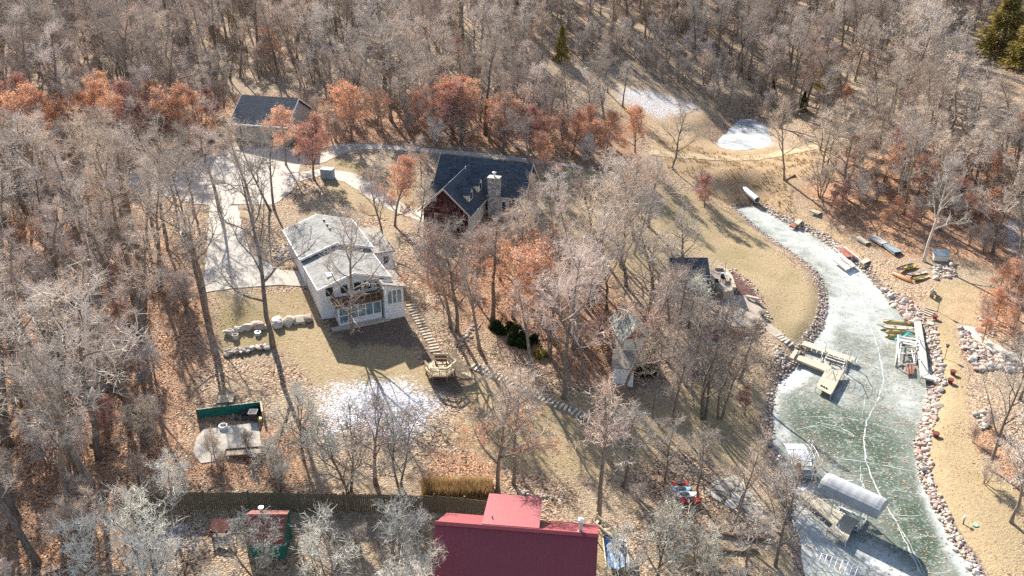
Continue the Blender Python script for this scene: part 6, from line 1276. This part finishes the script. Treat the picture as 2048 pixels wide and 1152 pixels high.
def docks():
    # L-shaped dock with two fingers and a bare lift
    z = .62; A = [W(px, py, z) for px, py in ((1602,689),(1609,681),(1712,716),(1705,724))]; B = [W(px, py, z) for px, py in ((1586,716),(1591,708),(1668,734),(1652,743))]; Cc = [W(px, py, z) for px, py in ((1632,774),(1650,742),(1689,740),(1662,790))]
    t = thing('lake_dock', 'tan L shaped dock with two fingers and square end platform below the round patio', 'dock', tuple(W(1590, 715, 0)))
    deckpiece(t, [A[0], A[3], A[2], A[1]], z, 'dock_plank', 'finger_deck'); deckpiece(t, [B[0], B[3], B[2], B[1]], z + .004, 'dock_plank', 'finger_deck'); deckpiece(t, Cc, z + .008, 'dock_plank', 'platform'); deckpiece(t, [W(px, py, z + .25) for px, py in ((1579,713),(1587,717),(1597,700),(1590,697))], z + .2, 'dock_plank', 'gangplank')
    legs(t, [A[3], A[2], Cc[0], Cc[3], Cc[2], A[0].lerp(A[3], .5), B[3]], z)
    
    for f in (.3, .5, .7): p = Cc[0].lerp(Cc[3], f).lerp(Cc[1], .18); part('cleat', MB().box(p.x - .09, p.x + .09, p.y - .05, p.y + .05, z + .01, z + .12), M['dark_metal'], t)
    m = MB(); q0 = W(1655, 730, z + .02); q1 = W(1662, 745, z + .02); q2 = W(1680, 738, z + .02); q3 = W(1672, 752, z + .02); m.tube([q0, q0.lerp(q1, .5) + Vector((.2, .1, 0)), q1, q3, q2, q2.lerp(q0, .4) + Vector((.1, -.1, 0))], .025, 5); o = part('hose', m, M['dark_metal'], None) if False else None
    a = [W(px, py, 0) for px, py in ((1641,728),(1690,745),(1697,727),(1648,712))]
    t = thing('boat_lift', 'bare boat lift with arched metal canopy frame between the two dock fingers', 'boat lift', tuple(a[0])); lift_frame(t, a, 1.7, 'trim_tan'); canopy_ribs(t, W(1622, 702, 2.3), W(1712, 726, 2.3), W(1723, 706, 2.3), W(1634, 678, 2.3), 9, .2, 'galvanised', .014)
    
    for p, q in ((a[0], W(1641, 708, 2.3)), (a[1], W(1692, 722, 2.3)), (a[3], W(1648, 684, 2.3)), (a[2], W(1700, 700, 2.3))): part('canopy_strut', MB().bar(p + Vector((0, 0, 1.6)), q, .05), M['galvanised'], t)
    # right bank gangway
    z = .75; t = thing('grey_gangway', 'long grey plank gangway along the right bank with an angled lower end', 'gangway', tuple(W(1836, 642, 0))); deckpiece(t, [W(px, py, z) for px, py in ((1829,642),(1842,753),(1859,747),(1842,642))], z, 'grey_plank', 'deck'); deckpiece(t, [W(px, py, z) for px, py in ((1842,754),(1879,763),(1883,758),(1859,748))], z + .004, 'grey_plank', 'end_ramp'); legs(t, [W(1829, 642, z), W(1842, 753, z), W(1835, 700, z), W(1859, 748, z), W(1850, 700, z)], z); part('railing', MB().bar(W(1838, 680, z + .8), W(1842, 722, z + .8), .06).bar(W(1838, 680, z), W(1838, 680, z + .8), .06).bar(W(1842, 722, z), W(1842, 722, z + .8), .06), M['white_metal'], t)
    a = [W(px, py, 0) for px, py in ((1790,733),(1832,728),(1834,690),(1797,688))]; t = thing('empty_lift', 'empty low boat lift with white and tan rails left of the grey gangway', 'boat lift', tuple(a[0])); lift_frame(t, a, 1.15, 'trim_tan')
    m = MB(); m.bar(W(1796, 670, 1.5), W(1798, 716, 1.2), .09).bar(W(1796, 670, 1.5), W(1790, 731, .2), .06); m.bar(W(1823, 700, .9), W(1829, 727, .9), .06); part('guide_rail', m, M['white_metal'], t)
    
    for k in range(4): part('bunk', MB().bar(W(1812 + k * 4.5, 728, .3), W(1813 + k * 4.5, 748, .3), .1), M['rust_panel'], t)
    for k, (p0, p1, lab) in enumerate((((1797,684),(1834,692),'lowest pale board laid across the empty lift'), ((1797,679),(1834,686),'middle pale board laid across the empty lift'), ((1800,673),(1833,679),'uppermost grey white board laid near the gangway'))):
        m = MB(); q0, q1 = W(*p0, 1.02), W(*p1, 1.02); m.bar(q0, q1, .3, .06); o = m.build('board', M[['grey_metal', 'white_plastic', 'grey_metal'][k]]); tag(o, lab, 'board', 'boards on the empty lift')
    m = MB(); q = [W(px, py, .5) for px, py in ((1790,680),(1800,672),(1806,674),(1816,667),(1825,668))]; vv = []
    for i, p in enumerate(q): vv += [p + Vector((0, .22, .15 * (i % 2))), p - Vector((0, .22, -.1))]
    m.add(vv, [(2 * i, 2 * i + 1, 2 * i + 3, 2 * i + 2) for i in range(4)]); m.add([v - Vector((0, 0, .05)) for v in vv], [(2 * i, 2 * i + 2, 2 * i + 3, 2 * i + 1) for i in range(4)]); o = m.build('teal_cloth', M['teal_rope']); tag(o, 'crumpled teal cloth lying over the canoe end by the lift', 'cloth')
    boat('canoe', 'olive yellow canoe on the ice, topmost of the group by the gangway', 'canoe', (1766,644), (1825,652), .02, .75, .38, ['canoe_tan'], 'boats on the ice by the gangway', up=True); boat('paddle_boat', 'cream flat boat with dark fittings on the ice between the two olive canoes', 'boat', (1752,655), (1826,662), .02, .8, .36, ['canoe_cream', 'canoe_cream'], 'boats on the ice by the gangway', cockpit=False, seats=3)
    boat('canoe', 'short olive canoe on the ice in front of the cream flat boat', 'canoe', (1770,665), (1813,668), .02, .68, .36, ['canoe_tan'], 'boats on the ice by the gangway', up=True); boat('canoe', 'small olive dinghy on the ice, lowest of the group by the gangway', 'canoe', (1770,674), (1797,676), .02, .62, .34, ['canoe_tan'], 'boats on the ice by the gangway', up=True)
    def on(px, py): return G(px, py)[2]
    zb = on(1820, 555)
    boat('canoe', 'black and grey canoe at the back of the pile on the right bank', 'canoe', (1791,544), (1826,533), zb + .1, .7, .38, ['canoe_grey', 'bag_black'], 'canoes piled on the right bank', cockpit=False, seats=2); boat('kayak', 'bright yellow kayak behind the orange one on the right bank', 'kayak', (1803,541), (1834,536), zb + .1, .62, .32, ['kayak_yellow', 'kayak_yellow'], 'canoes piled on the right bank')
    boat('canoe', 'long orange upturned canoe pointing at the lake on the right bank', 'canoe', (1783,545), (1826,567), zb, .7, .36, ['canoe_orange'], 'canoes piled on the right bank', up=True); boat('canoe', 'brown canoe behind the tan one on the right bank', 'canoe', (1812,554), (1853,548), zb + .05, .7, .36, ['canoe_brown', 'canoe_cream'], 'canoes piled on the right bank', cockpit=False, seats=2); boat('canoe', 'tan canoe nearest the path in the pile on the right bank', 'canoe', (1823,563), (1857,557), zb, .75, .38, ['canoe_tan', 'canoe_tan'], 'canoes piled on the right bank', cockpit=False, seats=2)
    zb = on(1370, 990)
    for lab, p0, p1, mm in (('red and yellow kayak at the back of the row on the slope', (1342,973), (1378,973), ['kayak_yellow', 'kayak_red']), ('light blue kayak second in the row on the slope', (1340,983), (1382,984), ['kayak_blue']), ('white kayak third in the row on the slope', (1342,996), (1394,994), ['white_plastic']), ('red kayak at the front of the row on the slope', (1356,1005), (1403,1006), ['kayak_red'])):
        boat('kayak', lab, 'kayak', p0, p1, zb + .02, .72, .34, mm, 'kayaks in a row on the slope')
    # covered lift and dock at the bottom
    z = .62; t = thing('platform_dock', 'weathered dock with square platform and white ladder beside the covered lift', 'dock', tuple(W(1610, 985, 0))); deckpiece(t, [W(px, py, z) for px, py in ((1600,990),(1672,1052),(1690,1032),(1612,978))], z, 'dock_plank', 'walkway'); Pf = [W(px, py, z) for px, py in ((1655,1060),(1692,1086),(1714,1040),(1685,1028))]; deckpiece(t, Pf, z + .006, 'dock_plank', 'platform'); legs(t, Pf + [W(1640, 1020, z)], z)
    a, b = W(1668, 1064, z + .05), W(1676, 1068, z + .05); m = MB()
    for p in (a, b): m.tube([p + Vector((.1, .6, .0)), p + Vector((.05, .25, .85)), p, p + Vector((-.05, -.35, -.55))], .03, 6)
    for f in (.1, .4, .7): m.bar(a.lerp(a + Vector((-.05, -.35, -.55)), f), b.lerp(b + Vector((-.05, -.35, -.55)), f), .05)
    part('ladder', m, M['white_metal'], t)
    # tops of the canopy skirt: near edge and far edge
    zc = 2.6; NA, NB, FB, FA = W(1637, 975, zc), W(1755, 1030, zc), W(1777, 1003, zc), W(1659, 950, zc)
    t = thing('covered_lift', 'boat lift under a long grey barrel canopy standing over the ice', 'boat lift', tuple(W(1665, 1010, 0))); canopy_cover(t, NA, NB, FB, FA, .75, 'canopy_fabric')
    c4 = [NA.lerp(NB, .27).lerp(FA.lerp(FB, .27), .06), NA.lerp(NB, .74).lerp(FA.lerp(FB, .74), .06), NA.lerp(NB, .74).lerp(FA.lerp(FB, .74), .94), NA.lerp(NB, .27).lerp(FA.lerp(FB, .27), .94)]; lift_frame(t, c4, 2.5, 'galvanised'); canopy_ribs(t, NA + Vector((0, .06, -.05)), NB + Vector((0, .06, -.05)), FB - Vector((0, .06, .05)), FA - Vector((0, .06, .05)), 8, .6, 'galvanised')
    w = MB(); p = c4[3] + Vector((.6, .25, 0)); w.box(p.x - .3, p.x + .3, p.y + .15, p.y + .2, 2.1, 2.5); part('winch_sign', w, M['white_plastic'], t)
    # small white lift
    zc = 1.9; A_, B_, C_, D_ = W(1581, 918, zc), W(1622, 919, zc), W(1607, 888, zc), W(1567, 887, zc)
    t = thing('white_canopy_lift', 'small lift with pale flat canopy and bare hoop end near the left shore', 'boat lift', tuple(W(1595, 930, 0))); m = MB(); n = 8; m.add([A_.lerp(D_, j / n) + Vector((0, 0, .2 * math.sin(math.pi * j / n))) for j in range(n + 1)] + [B_.lerp(C_, j / n) + Vector((0, 0, .2 * math.sin(math.pi * j / n))) for j in range(n + 1)], [(j, n + 1 + j, n + 2 + j, j + 1) for j in range(n)]); m.add([v - Vector((0, 0, .04)) for v in map(Vector, m.v[:])], [(j, j + 1, n + 2 + j, n + 1 + j) for j in range(n)]); part('canopy', m, M['canopy_white'], t)
    lift_frame(t, [W(px, py, 0) for px, py in ((1585,938),(1626,940),(1620,915),(1580,913))], 1.85, 'white_metal'); canopy_ribs(t, A_, W(1640, 919, zc), W(1622, 889, zc), D_, 7, .22, 'white_metal', .03)
    z = .55; t = thing('side_dock', 'grey blue dock board between the small pale lift and the covered lift', 'dock', tuple(W(1600, 945, 0))); deckpiece(t, [W(px, py, z) for px, py in ((1566,951),(1635,955),(1628,935),(1568,931))], z, 'grey_blue_board', 'deck'); legs(t, [W(1634, 954, z), W(1627, 936, z), W(1580, 951, z)], z)
    b = Vector(G(1554, 950)); t = thing('dock_lamp', 'grey lamp post on the left shore beside the small pale lift', 'lamp', tuple(b)); MB().tube([(0, 0, -.2), (0, 0, 1.9)], .045, 7).build('post', M['grey_metal'], t); MB().tube([(0, 0, 1.9), (0, 0, 2.05), (0, 0, 2.15)], [.16, .18, .05], 10).build('lamp_head', M['grey_metal'], t)
    x, y, z = G(1601, 952); t = thing('orange_chair', 'low orange red chair by the grey blue dock', 'chair', (31.0 if False else W(1601, 950, .56).x, W(1601, 950, .56).y, .56), .4); MB().box(-.28, .28, -.28, .28, .28, .33).build('seat', M['canoe_orange'], t); MB().prism([(-.28, .26, .3), (.28, .26, .3), (.28, .48, .9), (-.28, .48, .9)], (0, .04, 0)).build('backrest', M['canoe_orange'], t)
    for i in (-.24, .24): MB().bar((i, -.24, 0), (i, .24, .28), .04).bar((i, .24, 0), (i, -.24, .28), .04).build('leg', M['canoe_orange'], t)
    # white frame at the bottom edge
    a = [W(px, py, 0) for px, py in ((1630,1160),(1705,1172),(1715,1150),(1640,1126))]; t = thing('bare_canopy_frame', 'white bare canopy frame low over the ice at the bottom edge', 'boat lift', tuple(a[0])); canopy_ribs(t, *[q + Vector((0, 0, 1.0)) for q in a], 8, .25, 'white_metal', .03)
    for q in a: part('leg', MB().tube([q + Vector((0, 0, -.2)), q + Vector((0, 0, 1.0))], .035, 6), M['white_metal'], t)
    # upper dock with rust panels
    z = .5; t = thing('upper_dock', 'dismantled dock frame with rust brown panels on the right shore of the upper channel', 'dock', tuple(W(1700, 510, 0))); deckpiece(t, [W(px, py, z) for px, py in ((1666,519),(1693,540),(1712,531),(1690,511))], z, 'grey_plank', 'slatted_deck')
    part('rust_panel', MB().prism([W(px, py, z + .25) for px, py in ((1677,496),(1692,514),(1712,513),(1690,494))], (0, 0, -.06)), M['rust_panel'], t); m = MB(); m.bar(W(1668, 496, z + .75), W(1701, 524, z + .75), .08).bar(W(1688, 493, z + .75), W(1721, 519, z + .75), .08)
    for px, py in ((1668,496),(1684,510),(1701,524),(1688,493),(1705,506),(1721,519)): m.bar(W(px, py, z + .75), Vector((W(px, py, z + .75).x, W(px, py, z + .75).y, 0)), .06)
    part('rail', m, M['white_metal'], t); deckpiece(t, [W(px, py, z + .3) for px, py in ((1718,522),(1726,528),(1742,521),(1734,515))], z + .3, 'dock_plank', 'gangplank')
    t = thing('swim_step', 'small dock step with tan and brown boards near the culvert', 'dock', tuple(W(1592, 450, 0))); deckpiece(t, [W(px, py, .8) for px, py in ((1588,445),(1597,449),(1605,441),(1597,437))], .8, 'dock_plank', 'upper_board'); deckpiece(t, [W(px, py, .45) for px, py in ((1579,451),(1589,455),(1596,449),(1586,446))], .45, 'rust_panel', 'lower_board'); legs(t, [W(1580, 451, .45), W(1589, 455, .45)], .45)
    # stored dock sections on the bank
    for p0, p1, wd, lab, mt in (((1742,474),(1770,492),1.1,'upper grey dock section stored under the russet trees','grey_plank'), ((1770,490),(1796,510),1.1,'lower grey dock section stored under the russet trees','grey_blue_board'), ((1714,477),(1736,490),.8,'narrow pale plank stack near the upper dock','dock_plank'), ((1622,424),(1640,430),.9,'small timber stack on the bank above the channel','timber')):
        q = Gm([p0, p1]); a, b = Vector(q[0]), Vector(q[1]); d = (b - a).normalized(); s = Vector((-d.y, d.x, 0)) * wd / 2; t = thing('stored_dock', lab, 'dock section', tuple(a)); zt = max(a.z, b.z) + .3
        deckpiece(t, [a - s, b - s, b + s, a + s], zt, mt, 'boards'); part('frame', MB().bar(a - s + Vector((0, 0, .15)), b - s + Vector((0, 0, .15)), .08, .12).bar(a + s + Vector((0, 0, .15)), b + s + Vector((0, 0, .15)), .08, .12), M['galvanised'], t)
# ------------------------------------------------------------------ light, sky, camera
SUN_EL = math.radians(31.0); SUN_AZ = math.atan2(-0.42, 1.0)      # from +Y towards -X
def lights():
    w = bpy.data.worlds.new('World'); SC.world = w; w.use_nodes = True; nt = w.node_tree; nt.nodes.clear()
    sky = nt.nodes.new('ShaderNodeTexSky'); sky.sky_type = 'NISHITA'; sky.sun_disc = False; sky.sun_elevation = SUN_EL; sky.sun_rotation = SUN_AZ
    bg = nt.nodes.new('ShaderNodeBackground'); bg.inputs[1].default_value = SKY_STR; out = nt.nodes.new('ShaderNodeOutputWorld')
    nt.links.new(sky.outputs[0], bg.inputs[0]); nt.links.new(bg.outputs[0], out.inputs[0])
    L = bpy.data.lights.new('sun', 'SUN'); L.energy = SUN_STR; L.angle = math.radians(.5); L.color = (1, .94, .85)
    o = bpy.data.objects.new('sun', L); COL.objects.link(o); o.location = (-60, 120, 120)
    d = Vector((math.sin(SUN_AZ) * math.cos(SUN_EL), math.cos(SUN_AZ) * math.cos(SUN_EL), math.sin(SUN_EL)))
    o.rotation_euler = d.to_track_quat('Z', 'Y').to_euler()
    cam = bpy.data.cameras.new('camera'); cam.sensor_width = 36; cam.lens = FPX / 2048 * 36; cam.clip_end = 6000; cam.clip_start = 1
    c = bpy.data.objects.new('camera', cam); COL.objects.link(c); c.location = (0, 0, CAM_H); c.rotation_euler = (math.pi / 2 - PITCH, 0, 0); SC.camera = c
    SC.view_settings.view_transform = 'Standard'; SC.view_settings.look = 'None'; SC.view_settings.exposure = EXPOSURE; SC.view_settings.gamma = 1
    SC.cycles.max_bounces = 5; SC.cycles.diffuse_bounces = 3; SC.cycles.transmission_bounces = 4; SC.cycles.use_denoising = False
SKY_STR, SUN_STR, EXPOSURE = .09, 5.2, 1.32
# ------------------------------------------------------------------ put it together
import time as _t
_t0 = _t.time()
make_ground(); make_ice(); print('ground', _t.time() - _t0)
materials(); paving(); stones(); litter(); print('stones', _t.time() - _t0); yard(); docks(); buildings(); print('built', _t.time() - _t0)
protos(); print('protos', _t.time() - _t0, {k: len(v['one'].polygons) for k, v in PR.items()})
woods(); print('woods', _t.time() - _t0)
lights()
